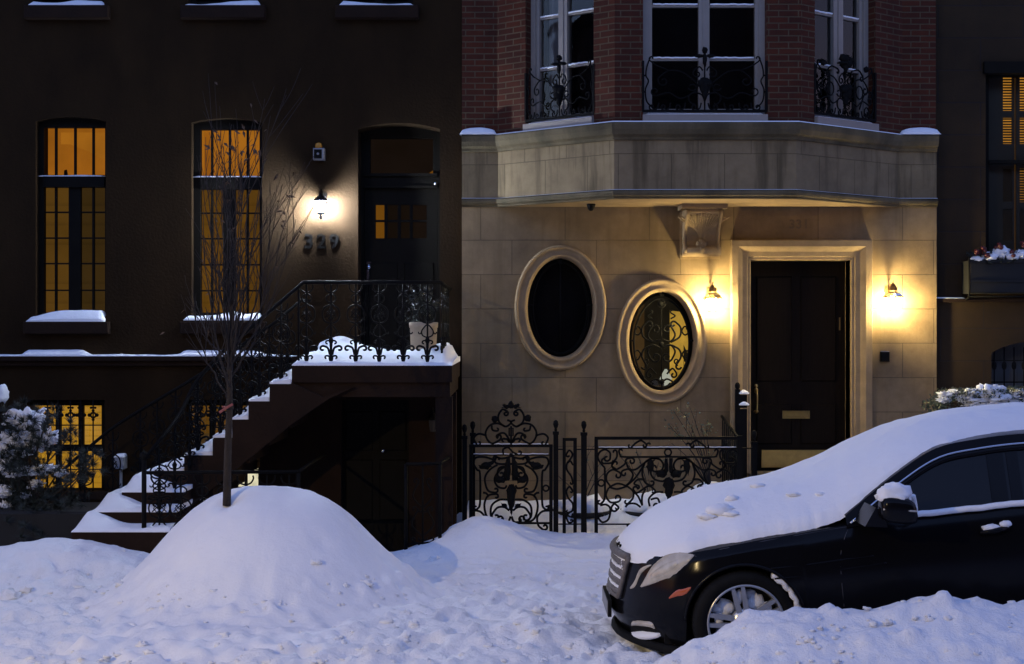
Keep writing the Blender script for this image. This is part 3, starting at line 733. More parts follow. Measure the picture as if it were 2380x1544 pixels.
# ------------------------------------------------------------------ cast iron railings
def baluster_paths(h):
    """cast-iron baluster in local x,z; foot at 0, rail at h (designed for .79)"""
    k = h/.79; out = []
    def A(path,r,closed=False): out.append(([(x_,z_*k) for x_,z_ in path],r,closed))
    for sgn in (1,-1):
        mm = (lambda p: p) if sgn==1 else (lambda p: [(-a,b) for a,b in p])
        A(mm(scroll([(.012,.085),(.03,.15),(.065,.17)],None,(-1,.03,.8),5)),.011)      # fleur scroll
        A(mm(scroll([(.008,.045),(.02,.07),(.04,.075)],None,(-1,.014,.5),4)),.009)
        A(mm(scroll([(.008,.20),(.02,.225),(.04,.222)],None,(-1,.014,.5),4)),.008)
        A(mm(catmull([(0,.255),(.045,.275),(.055,.32),(.02,.37),(0,.385)],5)),.007)      # lower lyre
        A(mm(scroll([(.055,.32),(.062,.30)],None,(1,.012,.6),3)),.006)
        A(mm(catmull([(0,.395),(.06,.42),(.082,.485),(.062,.55),(0,.585)],6)),.008)     # oval
        A(mm([(0,.42),(.045,.485),(0,.55)]),.005); A(mm([(.03,.435),(-.04,.515)]),.005); A(mm([(.055,.455),(-.02,.54)]),.005)
        A(mm(scroll([(0,.595),(.035,.615),(.045,.655),(.022,.68)],None,(1,.014,.55),4)),.007)  # heart
        A(mm(catmull([(.0,.70),(.04,.715),(.062,.755),(.058,.785)],5)),.008)             # bowl under the rail
    A([(0,0),(0,.79)],.009)
    return out
def add_baluster(mb, cx, cy, cz, h, axis='x', wid=1.0):
    for path,r,cl in baluster_paths(h):
        if axis=='x': pts=[(cx+a*wid,cy,cz+b) for a,b in path]
        else: pts=[(cx,cy+a*wid,cz+b) for a,b in path]
        mb.tube(pts, r, 5, closed=cl, flat=.8)
    mb.lathe([(.006,-.05),(.012,.0),(.026,.05),(.012,.09),(.016,.2),(.024,.23),(.008,.26)],(cx,cy,cz),6)
fr = empty('stoop_railing',(-2.0,YS,ZLd),'ornate black iron railing along the street side of the stoop and landing','railing','iron railings of the stoop')
ZR = 2.575; yr = YS+.09
corner = (X(1023,yr),yr,ZR)
rail = [corner,(X(705,yr),yr,ZR),(-2.787,yr,1.895),(-3.02,yr-.03,1.62),(-3.12,yr-.35,1.30),(-3.27,-2.95,.97)]
m = MB(); m.tube([(corner[0],-.01,ZR),corner],.018,8,flat=1.3); m.tube(rail[:2],.018,8,flat=1.3); m.tube(rail[1:3]+catmull(rail[2:],6)[1:],.018,8,flat=1.3); m.build('handrail','iron',fr)
for u in (712,769,826.5,881,937,993):
    m = MB(); add_baluster(m, X(u,yr), yr, ZLd+.02, ZR-ZLd-.03); m.build('baluster','iron',fr)
for yy in (-1.72,-1.38,-1.04,-.70,-.36):
    m = MB(); add_baluster(m, corner[0], yy, ZLd+.02, ZR-ZLd-.03,'y'); m.build('baluster','iron',fr)
def rail_z(path, x_):
    for a,b in zip(path,path[1:]):
        lo,hi = sorted((a[0],b[0]))
        if lo<=x_<=hi and hi>lo: return a[2]+(b[2]-a[2])*(x_-a[0])/(b[0]-a[0])
    return path[-1][2]
for u,k in ((653,0),(603,1),(558,2),(512,3),(460,4)):
    xx = X(u,yr); zz = steps[k][1]
    m = MB(); add_baluster(m, xx, yr, zz+.02, rail_z(rail,xx)-zz-.03); m.build('baluster','iron',fr)
for xx,yy,zz in ((-3.06,yr-.12,.77),(-3.13,-2.42,.62),(-3.2,-2.7,.47)):
    m = MB(); add_baluster(m, xx, yy, zz+.02, 1.5-(yr-yy)*.62-zz-.05); m.build('baluster','iron',fr)
m = MB(); m.tube([(-3.27,-2.95,.05),(-3.27,-2.95,.97)],.022,8); m.blob((-3.27,-2.95,1.0),.04,.04,.04,10,7); m.tube([(X(694,yr),yr,ZLd-.02),(X(694,yr),yr,ZR-.02)],.011,6); m.build('newel','iron',fr)
br = empty('stoop_railing',(-3.0,-.5,1),'black iron railing along the house side of the stoop, past the lit basement window','railing','iron railings of the stoop')
yb = -.5
bp = [(X(u,yb),yb,Z(v,yb)) for u,v in ((702,697),(639,750),(560,804),(463,872),(331,951),(250,1004),(138,1100))]
m = MB(); m.tube([(X(702,yb),-.01,Z(697,yb))]+[bp[0]],.016,8,flat=1.3); m.tube(bp[:1]+catmull(bp[1:],5),.018,8,flat=1.3); m.build('handrail','iron',br)
for u,k in ((668,0),(626,1),(585,2),(542,3),(500,3),(455,4),(408,5),(365,6),(326,7)):
    xx = X(u,yb); zz = steps[k][1]; h = rail_z(bp,xx)-zz-.03
    m = MB(); add_baluster(m, xx, yb, zz+.02, max(.45,h)); m.build('baluster','iron',br)
for u in (262,197):
    xx = X(u,yb); m = MB(); add_baluster(m, xx, yb, .12, rail_z(bp,xx)-.15); m.build('baluster','iron',br)
m = MB(); e_ = bp[-1]; m.tube([(e_[0],yb,.0),(e_[0],yb,e_[2])],.022,8); m.blob((e_[0],yb,e_[2]+.03),.035,.035,.035,10,7); m.build('newel','iron',br)

# areaway fences either side of the basement door
af = empty('areaway_fence',(-2.5,-2.9,.1),'low black iron fence behind the tall snow mound, with oval lattice castings','fence')
ya = -2.9; za = Z(1099,ya)
m = MB(); m.tube([(X(333,ya),ya,za),(X(693,ya),ya,za+.01)],.016,8,flat=1.5); m.tube([(X(693,ya),ya,za+.01),(X(693,ya),-1.2,za+.01)],.016,8); m.tube([(X(345,ya),ya,.12),(X(693,ya),ya,.12)],.010,6); m.build('rail','iron',af)
for u in (370,420,470,520,570,620,672):
    m = MB(); add_baluster(m, X(u,ya), ya, .05, za-.07, 'x', 1.15); m.build('baluster','iron',af)
m = MB(); m.tube([(X(693,ya),ya,.0),(X(693,ya),ya,za)],.02,8); m.build('post','iron',af)
ag = empty('areaway_fence',(-.8,-2.6,.1),'short black iron railing right of the basement door under the stoop','fence')
yg = -2.6; zg = Z(1079,yg)
m = MB(); m.tube([(X(943,yg),yg,zg),(X(1023,yg),yg,zg+.005),(X(1046,-1.9),-1.9,zg+.012)],.015,8,flat=1.4); m.build('rail','iron',ag); m = MB(); m.tube([(X(943,yg),yg,.16),(X(1023,yg),yg,.18)],.01,6); m.build('rail','iron',ag)
for u in (943,1022):
    m = MB(); m.tube([(X(u,yg),yg,.0),(X(u,yg),yg,zg)],.017,8); m.build('post','iron',ag)
m = MB()
for s in (1,-1):
    cx = X(982,yg); mm = (lambda p: p) if s==1 else (lambda p: mirror(p,cx))
    for pth in (scroll([(cx+.01,.24),(cx+.10,.34),(cx+.05,.46)],(1,.03,.8),(-1,.03,.9)), scroll([(cx+.01,.5),(cx+.09,.6),(cx+.04,.72)],(1,.03,.8),(-1,.03,.9)), scroll([(cx+.04,.16),(cx+.09,.19)],(1,.04,.8),(1,.02,.8))):
        m.tube([(a,yg,b) for a,b in mm(pth)],.008,5)
m.tube([(cx,yg,.16),(cx,yg,zg)],.009,6); m.build('scrollwork','iron',ag)
# unlit lantern by the basement door
yq = -1.07; cx,cz = X(1005,yq-.1),Z(983,yq-.1)
e = empty('wall_lantern',(cx,yq,cz-.12),'small unlit dark lantern on the wall beside the basement door','lantern')
m = MB(); m.lathe([(.03,-.09),(.045,.03)],(cx,yq-.09,cz),6); m.build('lantern_glass','smoked_glass',e)
m = MB(); m.lathe([(.07,.03),(.062,.05),(.03,.08),(.0,.12)],(cx,yq-.09,cz),8); m.box(cx-.03,cx+.03,yq+.0,yq+.0195,cz-.04,cz+.13); m.tube([(cx,yq-.09,cz+.1),(cx,yq-.04,cz+.15),(cx,yq,cz+.1)],.008,6); m.build('hood','iron',e)
# pot with dark foliage on the landing
yp = -1.25; cx = X(984,yp); pb = ZLd+.06
e = empty('potted_shrub',(cx,yp,pb),'dark shrub in a tall cream pot on the snowy landing','potted plant')
zt = Z(750,yp)
m = MB(); m.lathe([(.115,-.06),(.125,0),(.138,(zt-pb)*.85),(.145,(zt-pb)*.86),(.148,zt-pb),(.125,zt-pb+.004),(.12,zt-pb-.03)],(cx,yp,pb),28); m.build('pot','pot',e)
random.seed(11); m = MB(); tw = MB()
for k in range(28):
    a = random.uniform(0,2*PI); rr = random.uniform(.02,.26); hh = random.uniform(.05,.5)*(1-rr*1.3)
    p0 = Vector((cx,yp,zt)); p1 = Vector((cx+rr*math.cos(a), yp+rr*.8*math.sin(a), zt+hh)); tw.tube([p0,(p0+p1)/2+Vector((0,0,.04)),p1],.004,4,r1=.002)
    for j in range(26):
        q = p0+(p1-p0)*random.uniform(.4,1.08); d_ = Vector((random.gauss(0,1),random.gauss(0,1),random.gauss(.3,1))).normalized()*random.uniform(.03,.06)
        n_ = d_.orthogonal().normalized()*.008; m.add([q-n_,q+n_,q+d_],[(0,1,2)])
m.build('foliage','evergreen',e); tw.build('stem','twig',e)
# meter box on the wall, bins etc.
cx,cz = X(277,-.12),Z(1074,-.12)
e = empty('meter_box',(cx,0,cz-.1),'small grey-blue utility box on the dark wall right of the yellow basement window','utility box')
m = MB(); m.bevbox(cx-.055,cx+.055,-.14,-.001,cz-.075,cz+.055,.012); m.tube([(cx,-.05,cz-.07),(cx,-.05,-.1)],.016,8); m.build('housing','grey_box',e)
put_snow('box_snow', snow_strip(cx-.055,cx+.055,-.14,-.002,cz+.055,.03,21,8), 'small cap of snow on the grey utility box', G)
# dark sloping slab at the left edge
m = MB(); m.prism([(-6.6,2.4),(-6.6,-.1),(-4.95,-.1),(-4.97,.25),(-6.1,2.05),(-6.25,2.4)], -1.45, -1.2)
ns = empty('sloping_slab',(-6,-1.3,0),'dark sloping slab standing at the left edge','stoop')
m.build('dark_slab','brownstone_dark',ns)
put_snow('edge_snow', (lambda q: (q.blob((X(0,-1.4),-1.33,Z(915,-1.4)),.05,.10,.09,16,11,.5,2.5,3), q)[1])(MB()), 'pale lump of snow at the left edge above the snowy pine', G)
# ================================================================== number 331: limestone base with a brick bay
YW = -.05
rh = empty('townhouse',(2.0,0,0),'limestone fronted townhouse numbered 331 with a red brick bay and oval windows','house')
XA,XB = X(1073,YW),X(2176,YW)
ZSOF = 3.478
wx = lambda u: X(u,YW); wz = lambda v: Z(v,YW)
o1 = (wx(1302),wz(715.5),.372,.556); o2 = (wx(1537),wz(793.5),.370,.556)
dh = (wx(1743),wx(1975),wz(1099),wz(606))
m = MB(); wall(m, XA, XB, -.3, ZSOF, YW, .5, [opening_oval(*o1), opening_oval(*o2), opening_rect(*dh)], .30)
m.build('wall','limestone',rh)
def sweep(mb, path, prof, closed=False, y=0.):
    """path in x,z (clockwise seen from outside gives outward = left normal); prof of (outward offset, y)"""
    n = len(path); rings = []
    for i,(px,pz) in enumerate(path):
        if closed: a,b = path[i-1],path[(i+1)%n]; d0 = (px-a[0],pz-a[1]); d1 = (b[0]-px,b[1]-pz)
        else:
            d0 = (px-path[i-1][0],pz-path[i-1][1]) if i>0 else (path[1][0]-px,path[1][1]-pz)
            d1 = (path[i+1][0]-px,path[i+1][1]-pz) if i<n-1 else d0
        def nrm(d): l = math.hypot(*d); return (-d[1]/l, d[0]/l)
        n0,n1 = nrm(d0),nrm(d1); bx,bz = n0[0]+n1[0],n0[1]+n1[1]; l2 = (bx*bx+bz*bz)/2
        rings.append([(px+o*bx/l2, y+yy, pz+o*bz/l2) for o,yy in prof])
    k = len(prof); vs = [p for r in rings for p in r]; fs = []
    for i in range(n if closed else n-1):
        for j in range(k-1):
            a = i*k+j; b = ((i+1)%n)*k+j
            fs.append((a,b,b+1,a+1))
    mb.add(vs,fs)
def plan_sweep(mb, plan, prof, caps=True):
    """plan polyline in x,y running left to right; prof of (outward offset, z) bottom to top"""
    n = len(plan); k = len(prof); vs = []; fs = []
    for i,(px,py) in enumerate(plan):
        d0 = (px-plan[i-1][0],py-plan[i-1][1]) if i>0 else (plan[1][0]-px,plan[1][1]-py)
        d1 = (plan[i+1][0]-px,plan[i+1][1]-py) if i<n-1 else d0
        def nrm(d): l = math.hypot(*d); return (d[1]/l,-d[0]/l)
        n0,n1 = nrm(d0),nrm(d1); bx,by = n0[0]+n1[0],n0[1]+n1[1]; l2 = (bx*bx+by*by)/2
        for o,z in prof: vs.append((px+o*bx/l2, py+o*by/l2, z))
    for i in range(n-1):
        for j in range(k-1): fs.append((i*k+j,(i+1)*k+j,(i+1)*k+j+1,i*k+j+1))
    mb.add(vs,fs)
yp = -.08
PLAN = [(XA,yp),(-.163,yp),(1.047,-1.0),(2.95,-1.0),(4.262,yp),(XB,yp)]
def full(off): return PLAN
# band of stained panels
m = MB(); plan_sweep(m,PLAN,[(-.03,3.55),(-.03,4.16)]); 
m.quad((XA,yp+.03,3.55),(XA,yp+.03,4.16),(XA,.4,4.16),(XA,.4,3.55)); m.quad((XB,yp+.03,3.55),(XB,.4,3.55),(XB,.4,4.16),(XB,yp+.03,4.16))
m.build('panel_band','limestone_bay',rh)
m = MB(); plan_sweep(m,PLAN,[(-.06,3.479),(-.012,3.479),(-.01,3.495),(.022,3.51),(.03,3.535),(.026,3.558),(-.0305,3.572)])
m.quad((XA,yp,3.479),(XA,yp-.02,3.56),(XA,.3,3.56),(XA,.3,3.479)); m.quad((XB,yp,3.479),(XB,.3,3.479),(XB,.3,3.56),(XB,yp-.02,3.56))
m.build('lower_string_course','cornice',rh)
m = MB(); m.add([(x_,y_+.02,3.480) for x_,y_ in PLAN]+[(XB,.2,3.480),(XA,.2,3.480)],[(7,6,5,4,3,2,1,0)]); m.build('soffit','moulding',rh)
m = MB(); plan_sweep(m,PLAN,[(-.0305,4.085),(-.008,4.09),(.0,4.118),(.035,4.14),(.055,4.19),(.060,4.245),(.05,4.262),(-.02,4.27),(-.12,4.274)])
m.build('cornice','cornice',rh)
m = MB(); m.add([(x_,y_,4.268) for x_,y_ in PLAN]+[(XB,.2,4.268),(XA,.2,4.268)],[(0,1,2,3,4,5,6,7)]); m.build('cornice_top','cornice',rh)
# brick bay
BK = [(XA,-.02),(-.167,-.02),(1.066,-.93),(2.999,-.93),(4.314,-.02),(XB,-.02)]
ZB0,ZB1 = 4.272,9.3
def along(p,q,u):
    # point on plan segment p-q seen at photo column u
    k = (u-CX)/FPX   # x = k*(y+15)
    dx,dy = q[0]-p[0],q[1]-p[1]
    return (k*(p[1]-CAMY)-p[0])/(dx-k*dy)
def seg_frame(p,q):
    L = math.hypot(q[0]-p[0],q[1]-p[1]); e = ((q[0]-p[0])/L,(q[1]-p[1])/L); n = (-e[1],e[0])  # n points into the house
    return L,e,n
def obox(mb,p,e,n,t0,t1,d0,d1,z0,z1):
    def pt(t,d,z): return (p[0]+e[0]*t+n[0]*d, p[1]+e[1]*t+n[1]*d, z)
    v = [pt(t0,d0,z0),pt(t1,d0,z0),pt(t1,d1,z0),pt(t0,d1,z0),pt(t0,d0,z1),pt(t1,d0,z1),pt(t1,d1,z1),pt(t0,d1,z1)]
    mb.add(v,[(0,3,2,1),(4,5,6,7),(0,1,5,4),(1,2,6,5),(2,3,7,6),(3,0,4,7)])
ZH = 7.3
brick = MB()
wins = []
def face(p,q,uw=None):
    L,e,n = seg_frame(p,q)
    def pt(t,d,z): return (p[0]+e[0]*t+n[0]*d, p[1]+e[1]*t+n[1]*d, z)
    if not uw: brick.quad(pt(0,0,ZB0),pt(L,0,ZB0),pt(L,0,ZB1),pt(0,0,ZB1)); return
    t0,t1 = [along(p,q,u)*L for u in uw]
    for a,b in ((0,t0),(t1,L)): brick.quad(pt(a,0,ZB0),pt(b,0,ZB0),pt(b,0,ZB1),pt(a,0,ZB1))
    brick.quad(pt(t0,0,ZH),pt(t1,0,ZH),pt(t1,0,ZB1),pt(t0,0,ZB1))
    brick.quad(pt(t0,0,ZB0),pt(t0,0,ZH),pt(t0,.15,ZH),pt(t0,.15,ZB0)); brick.quad(pt(t1,0,ZB0),pt(t1,.15,ZB0),pt(t1,.15,ZH),pt(t1,0,ZH)); brick.quad(pt(t0,0,ZH),pt(t0,.15,ZH),pt(t1,.15,ZH),pt(t1,0,ZH))
    wins.append((p,e,n,t0,t1))
face(BK[0],BK[1]); face(BK[1],BK[2],(1221,1379)); face(BK[2],BK[3],(1494,1781)); face(BK[3],BK[4],(1893,2034)); face(BK[4],BK[5])
brick.quad((XA,-.02,ZB0),(XA,-.02,ZB1),(XA,.4,ZB1),(XA,.4,ZB0)); brick.quad((XB,-.02,ZB0),(XB,.4,ZB0),(XB,.4,ZB1),(XB,-.02,ZB1))
brick.build('brick_bay','brick',rh)
m = MB(); plan_sweep(m,BK,[(0,9.3),(.12,9.32),(.14,9.5),(0,9.55)]); m.add([(x_,y_,9.5) for x_,y_ in BK]+[(XB,.4,9.5),(XA,.4,9.5)],[(0,1,2,3,4,5,6,7)]); m.build('roof_cornice','cornice',rh)
mull = [(.0,0,0),(0,0,0),(0,0,0)]
glaz = [dict(jl=.10,jr=.02,mu=(1298,1318),zs=(4.955,5.515,6.075,6.63)), dict(jl=.105,jr=.10,mu=(1623,1648),zs=(4.955,5.515,6.075,6.63)), dict(jl=.02,jr=.12,mu=(1936,1958),zs=(4.93,5.49,6.05,6.6))]
curt = []
for k,((p,e,n,t0,t1),gz) in enumerate(zip(wins,glaz)):
    zs0 = 4.36
    p2 = (p[0]+n[0]*.12,p[1]+n[1]*.12); q2 = (p2[0]+e[0],p2[1]+e[1])
    a,b = along(p2,q2,gz['mu'][0]),along(p2,q2,gz['mu'][1])
    f = MB()
    jl,jr = gz['jl'],gz['jr']
    obox(f,p,e,n,t0-.02,t0+jl*.6,.10,.20,zs0,ZH); obox(f,p,e,n,t0+jl*.6,t0+jl,.12,.20,zs0,ZH)
    obox(f,p,e,n,t1-jr*.6,t1+.02,.10,.20,zs0,ZH); obox(f,p,e,n,t1-jr,t1-jr*.6,.12,.20,zs0,ZH)
    obox(f,p,e,n,a,b,.115,.20,zs0,ZH-.08); obox(f,p,e,n,(a+b)/2-.010,(a+b)/2+.010,.105,.1149,zs0,ZH-.08)
    obox(f,p,e,n,t0+jl,t1-jr,.118,.20,ZH-.08,ZH)
    for x0,x1 in ((t0+jl,a),(b,t1-jr)): obox(f,p,e,n,x0,x1,.125,.19,zs0,zs0+.075)
    fo = f.build('window','white_paint',rh)
    for x0,x1 in ((t0+jl,a),(b,t1-jr)):
        for zz in gz['zs']:
            g = MB(); obox(g,p,e,n,x0,x1,.132,.18,zz-.013,zz+.013); g.build('glazing_bar','white_paint',fo)
    g = MB(); pt = lambda t,d,z: (p[0]+e[0]*t+n[0]*d, p[1]+e[1]*t+n[1]*d, z)
    g.quad(pt(t0+.01,.16,zs0),pt(t1-.01,.16,zs0),pt(t1-.01,.16,ZH-.02),pt(t0+.01,.16,ZH-.02)); g.build('pane','glass',fo)
    g = MB(); g.quad(pt(t0-.25,.75,zs0-.1),pt(t1+.25,.75,zs0-.1),pt(t1+.25,.75,ZH+.2),pt(t0-.25,.75,ZH+.2)); g.build('dark_room','dark_room',fo)
    if k == 0:
        g = MB(); g.grid(lambda s,r: pt(t0+.12+.13*s,.28+.03*math.sin(s*9),zs0+(ZH-zs0)*r),14,3); g.build('curtain','curtain',fo)
    if k == 2:
        g = MB(); g.grid(lambda s,r: pt(b+.03+.13*s,.28+.03*math.sin(s*9),zs0+(ZH-zs0)*r),14,3); g.build('curtain','curtain',fo)
    s = MB(); obox(s,p,e,n,t0-.005,t1+.005,-.045,.15,4.2745,4.353); s.build('sill','white_paint',rh)
    mbs = MB()  # snow on sill and bars
    side = ['left','middle','right'][k]
    L_ = t1-t0
    def sl(a_,b_):
        t = t0+.02+(L_-.04)*a_; d = .0+.118*b_; h = .012+.05*smooth01(b_/.6)*(.7+.6*fbm(t*4,k*3.3,0,2)); h = max(.006,h)*min(1,.3+a_/.05,.3+(1-a_)/.05)
        q = pt(t,d,4.3535+h); return q
    mbs.grid(sl,30,6); nx,ny=30,6
    v=list(mbs.v); ring=[v[j*nx+i] for i,j in [(i,0) for i in range(nx)]+[(nx-1,j) for j in range(1,ny)]+[(i,ny-1) for i in range(nx-2,-1,-1)]+[(0,j) for j in range(ny-2,0,-1)]]; kk=len(ring); mbs.smooth=True
    mbs.add(ring+[(q[0],q[1],4.3515) for q in ring],[(i,i+kk,((i+1)%kk)+kk,(i+1)%kk) for i in range(kk)])
    put_snow('sill_snow',mbs,'strip of snow behind the iron grille on the sill of the %s bay window'%side,G)
    mbs = MB()
    for x0,x1 in ((t0+jl,a),(b,t1-jr)):
        for zz in gz['zs'][:2]:
            pts = [pt(x0+.01+(x1-x0-.02)*i/14,.126,zz+.016+.006*fbm(i*.8,zz*9+x0,0,2)) for i in range(15)]
            mbs.tube(pts,.009,6)
    put_snow('bar_snow',mbs,'thin snow on the glazing bars of the %s bay window'%side,G)
for (xa,xb,lab) in ((XA,-.17,'left'),(4.33,XB,'right')):
    put_snow('cornice_snow', snow_strip(xa-.02 if lab=='left' else xa-.06,xb if lab=='left' else xb+.02,-.145,-.03,4.27,.07,31,16,lambda a:.03+.05*math.sin(PI*min(1,max(0,a)))**.6), 'cushion of snow on the %s end of the stone cornice under the brick'%lab, G)
mbs = MB()
plan_sweep(mbs,PLAN,[(.046,4.264),(.04,4.271),(.02,4.278),(-.02,4.282),(-.075,4.283)]); mbs.sm=[True]*len(mbs.f)
put_snow('cornice_snow',mbs,'thin snow film along the top edge of the stone cornice',G)
mbs = MB(); plan_sweep(mbs,PLAN,[(.012,3.5685),(.0,3.573),(-.0295,3.577)]); mbs.sm=[True]*len(mbs.f)
put_snow('string_course_snow',mbs,'thin snow film on the lower string course of the bay',G)

m = MB(); m.quad((XA+.02,1.15,-.2),(XB-.02,1.15,-.2),(XB-.02,1.15,9.4),(XA+.02,1.15,9.4)); m.quad((XA+.03,.39,-.2),(XA+.03,1.15,-.2),(XA+.03,1.15,9.4),(XA+.03,.39,9.4)); m.quad((XB-.03,.39,-.2),(XB-.03,.39,9.4),(XB-.03,1.15,9.4),(XB-.03,1.15,-.2)); m.quad((XA,.3,9.4),(XB,.3,9.4),(XB,1.2,9.4),(XA,1.2,9.4)); m.build('back_wall','dark_room',rh)
# oval windows
PROF = [(-.012,.12),(-.012,.0),(0,-.02),(.018,-.045),(.032,-.045),(.040,-.030),(.075,-.028),(.092,-.036),(.100,-.055),(.120,-.055),(.130,-.035),(.134,.0)]
def oval(o, dark):
    cx,cz,rx,rz = o
    m = MB(); path = opening_oval(cx,cz,rx,rz,72)[::-1]; m.smooth=True; sweep(m,path,PROF,True,YW)
    f = m.build('oval_window','moulding',rh)
    m = MB(); path = opening_oval(cx,cz,rx-.006,rz-.006,64)[::-1]
    sweep(m,path,[(.0,.17),(-.0,.13),(-.035,.12),(-.045,.13),(-.045,.17)],True,YW); m.build('sash','black_wood' ,f)
    m = MB(); n_=48; m.add([(a,YW+.155,b) for a,b in opening_oval(cx,cz,rx-.03,rz-.03,n_)],[tuple(range(n_))]); m.build('pane','glass',f)
    if dark:
        m = MB(); m.quad((cx-.5,YW+.29,cz-.7),(cx+.5,YW+.29,cz-.7),(cx+.5,YW+.29,cz+.7),(cx-.5,YW+.29,cz+.7)); m.build('dark_room','dark_room',f)
    return f
f1 = oval(o1,True); f2 = oval(o2,False)
yo = .40   # hall seen through the second oval
q = MB(); q.quad((X(1450,yo),yo,Z(950,yo)),(X(1600,yo),yo,Z(950,yo)),(X(1600,yo),yo,Z(640,yo)),(X(1450,yo),yo,Z(640,yo))); q.build('dim_hall','oval_dim',f2)
q = MB(); yo=.30; q.quad((X(1440,yo),yo,Z(930,yo)),(X(1497,yo),yo,Z(930,yo)),(X(1497,yo),yo,Z(660,yo)),(X(1440,yo),yo,Z(660,yo))); q.build('brown_wall','oval_brown',f2)
q = MB(); yo=.36; q.quad((X(1556,yo),yo,Z(915,yo)),(X(1588,yo),yo,Z(915,yo)),(X(1588,yo),yo,Z(726,yo)),(X(1556,yo),yo,Z(722,yo))); q.quad((X(1588,yo),yo+.02,Z(800,yo)),(X(1612,yo),yo+.02,Z(850,yo)),(X(1612,yo),yo+.02,Z(740,yo)),(X(1588,yo),yo+.02,Z(735,yo))); q.quad((X(1590,yo),yo+.03,Z(915,yo)),(X(1612,yo),yo+.03,Z(915,yo)),(X(1612,yo),yo+.03,Z(862,yo)),(X(1590,yo),yo+.03,Z(840,yo))); q.build('yellow_wall','oval_yellow',f2)
q = MB(); yo=.33; q.lathe([(.012,-.06),(.02,0),(.06,.03),(.07,.06),(.04,.12),(.012,.17)],(X(1547,yo),yo,Z(893,yo)),16); q.build('hall_lamp','white_bulb',f2)
q = MB(); q.box(X(1490,.45),X(1590,.45),.34,.5,Z(930,.34),Z(897,.34)); q.build('hall_table','brown_hall' if 'brown_hall' in M else 'oval_brown',f2)
# second oval: wrought grille traced from the photo
def t6(a,b): return (( 2450+a/2.757)/1.7217, (1080+b/2.757)/1.7217)
yg = YW+.06
def g6(path): return [(X(u,yg),yg,Z(v,yg)) for u,v in (t6(a,b) for a,b in path)]
m = MB(); m.tube(g6(circle(540,812,305,56,492)),.0125,6,closed=True)
halfs = [ (scroll([(640,800),(740,740),(752,640),(700,580)],None,(-1,38,.9)),.0075),(scroll([(650,830),(735,880),(755,960),(705,1050)],None,(-1,30,.6)),.0075),
  (scroll([(720,1060),(690,1030)],None,(1,28,1.0)),.006),
  (scroll([(845,690),(800,720),(765,680),(780,640)],None,(1,26,.7)),.006),(scroll([(835,900),(800,890),(770,930),(790,980)],None,(-1,24,.8)),.006),
  (scroll([(600,1150),(660,1090),(700,1130)],None,(1,40,.9)),.007),(scroll([(560,1230),(600,1205),(650,1225)],None,(1,26,.8)),.007),
  (scroll([(560,860),(640,830),(690,900),(660,980)],None,(1,62,1.1)),.0075),(scroll([(560,770),(640,790),(690,720),(655,640)],None,(-1,55,1.1)),.0075),
  (scroll([(640,540),(690,510),(650,480)],None,(1,22,.7)),.006) ]
for pth,r in halfs:
    for mm in (pth, mirror(pth,540)): m.tube(g6(mm),r*1.55,5)
for a,b in ((540,270),(530,375),(540,820),(545,1235),(545,1310)):
    c = g6([(a,b)])[0]; m.blob(c,.03,.014,.03,12,8,.25,3,a*.1)
for x0,x1 in ((172,238),(845,908)):
    m.tube(g6([(x0,782),(x1,782)]),.012,6)
m.tube(g6(circle(540,375,42,10)),.008,5,closed=True); m.tube(g6([(540,380),(540,1310)]),.007,5)
m.build('grille','iron',f2)
m = MB(); cx,cz = o1[0],o1[1]
m.tube([(cx+a,YW+.06,cz+b) for a,b in circle(0,0,.30,48,.50)],.0085,6,closed=True); m.tube([(cx,YW+.06,cz-.5),(cx,YW+.06,cz+.56)],.008,5); m.blob((cx,YW+.05,cz+.52),.03,.02,.04,10,7)
for s in (1,-1):
    m.tube([(cx+s*.30,YW+.06,cz+.03),(cx+s*.37,YW+.06,cz+.03)],.011,6)
m.build('grille','iron',f1)

# door of 331
m = MB(); path=[(dh[0],dh[2]),(dh[0],dh[3]),(dh[1],dh[3]),(dh[1],dh[2])]
DP = [(-.0,.2),(-.0,-.03),(.012,-.04),(.035,-.04),(.045,-.055),(.095,-.06),(.125,-.085),(.15,-.10),(.215,-.10),(.225,-.085),(.225,.0)]
sweep(m,path,DP,False,YW); m.build('door_surround','moulding',rh)
yd = YW+.22
m = MB(); m.box(dh[0]-.02,dh[1]+.02,yd,yd+.06,dh[2]-.1,dh[3]+.02)
dz = dh[3]-dh[2]
for a,b in ((.10,.32),(.40,.93)):
    for c0,c1 in ((.09,.46),(.54,.91)):
        m.bevbox(dh[0]+(dh[1]-dh[0])*c0,dh[0]+(dh[1]-dh[0])*c1,yd-.014,yd-.0004,dh[2]+dz*a+.06,dh[2]+dz*b,.016)
door2 = m.build('door','door_dark',rh)
x = lambda u: X(u,yd-.02); z = lambda v: Z(v,yd-.02)
m = MB(); m.bevbox(x(1769),x(1934),yd-.022,yd-.0145,z(1087),z(1046),.003); m.build('kick_plate','brass',door2)
m = MB(); a,b,c,d = x(1818),x(1881),z(973),z(955); yy=yd-.03
m.box(a,b,yy,yd-.0142,d-.012,d); m.box(a,b,yy,yd-.0142,c,c+.012); m.box(a,a+.012,yy,yd-.0142,c+.012,d-.012); m.box(b-.012,b,yy,yd-.0142,c+.012,d-.012); m.bevbox(a+.0125,b-.0125,yy+.006,yd-.0142,c+.0125,d-.0125,.004); m.build('letter_slot','brass',door2)
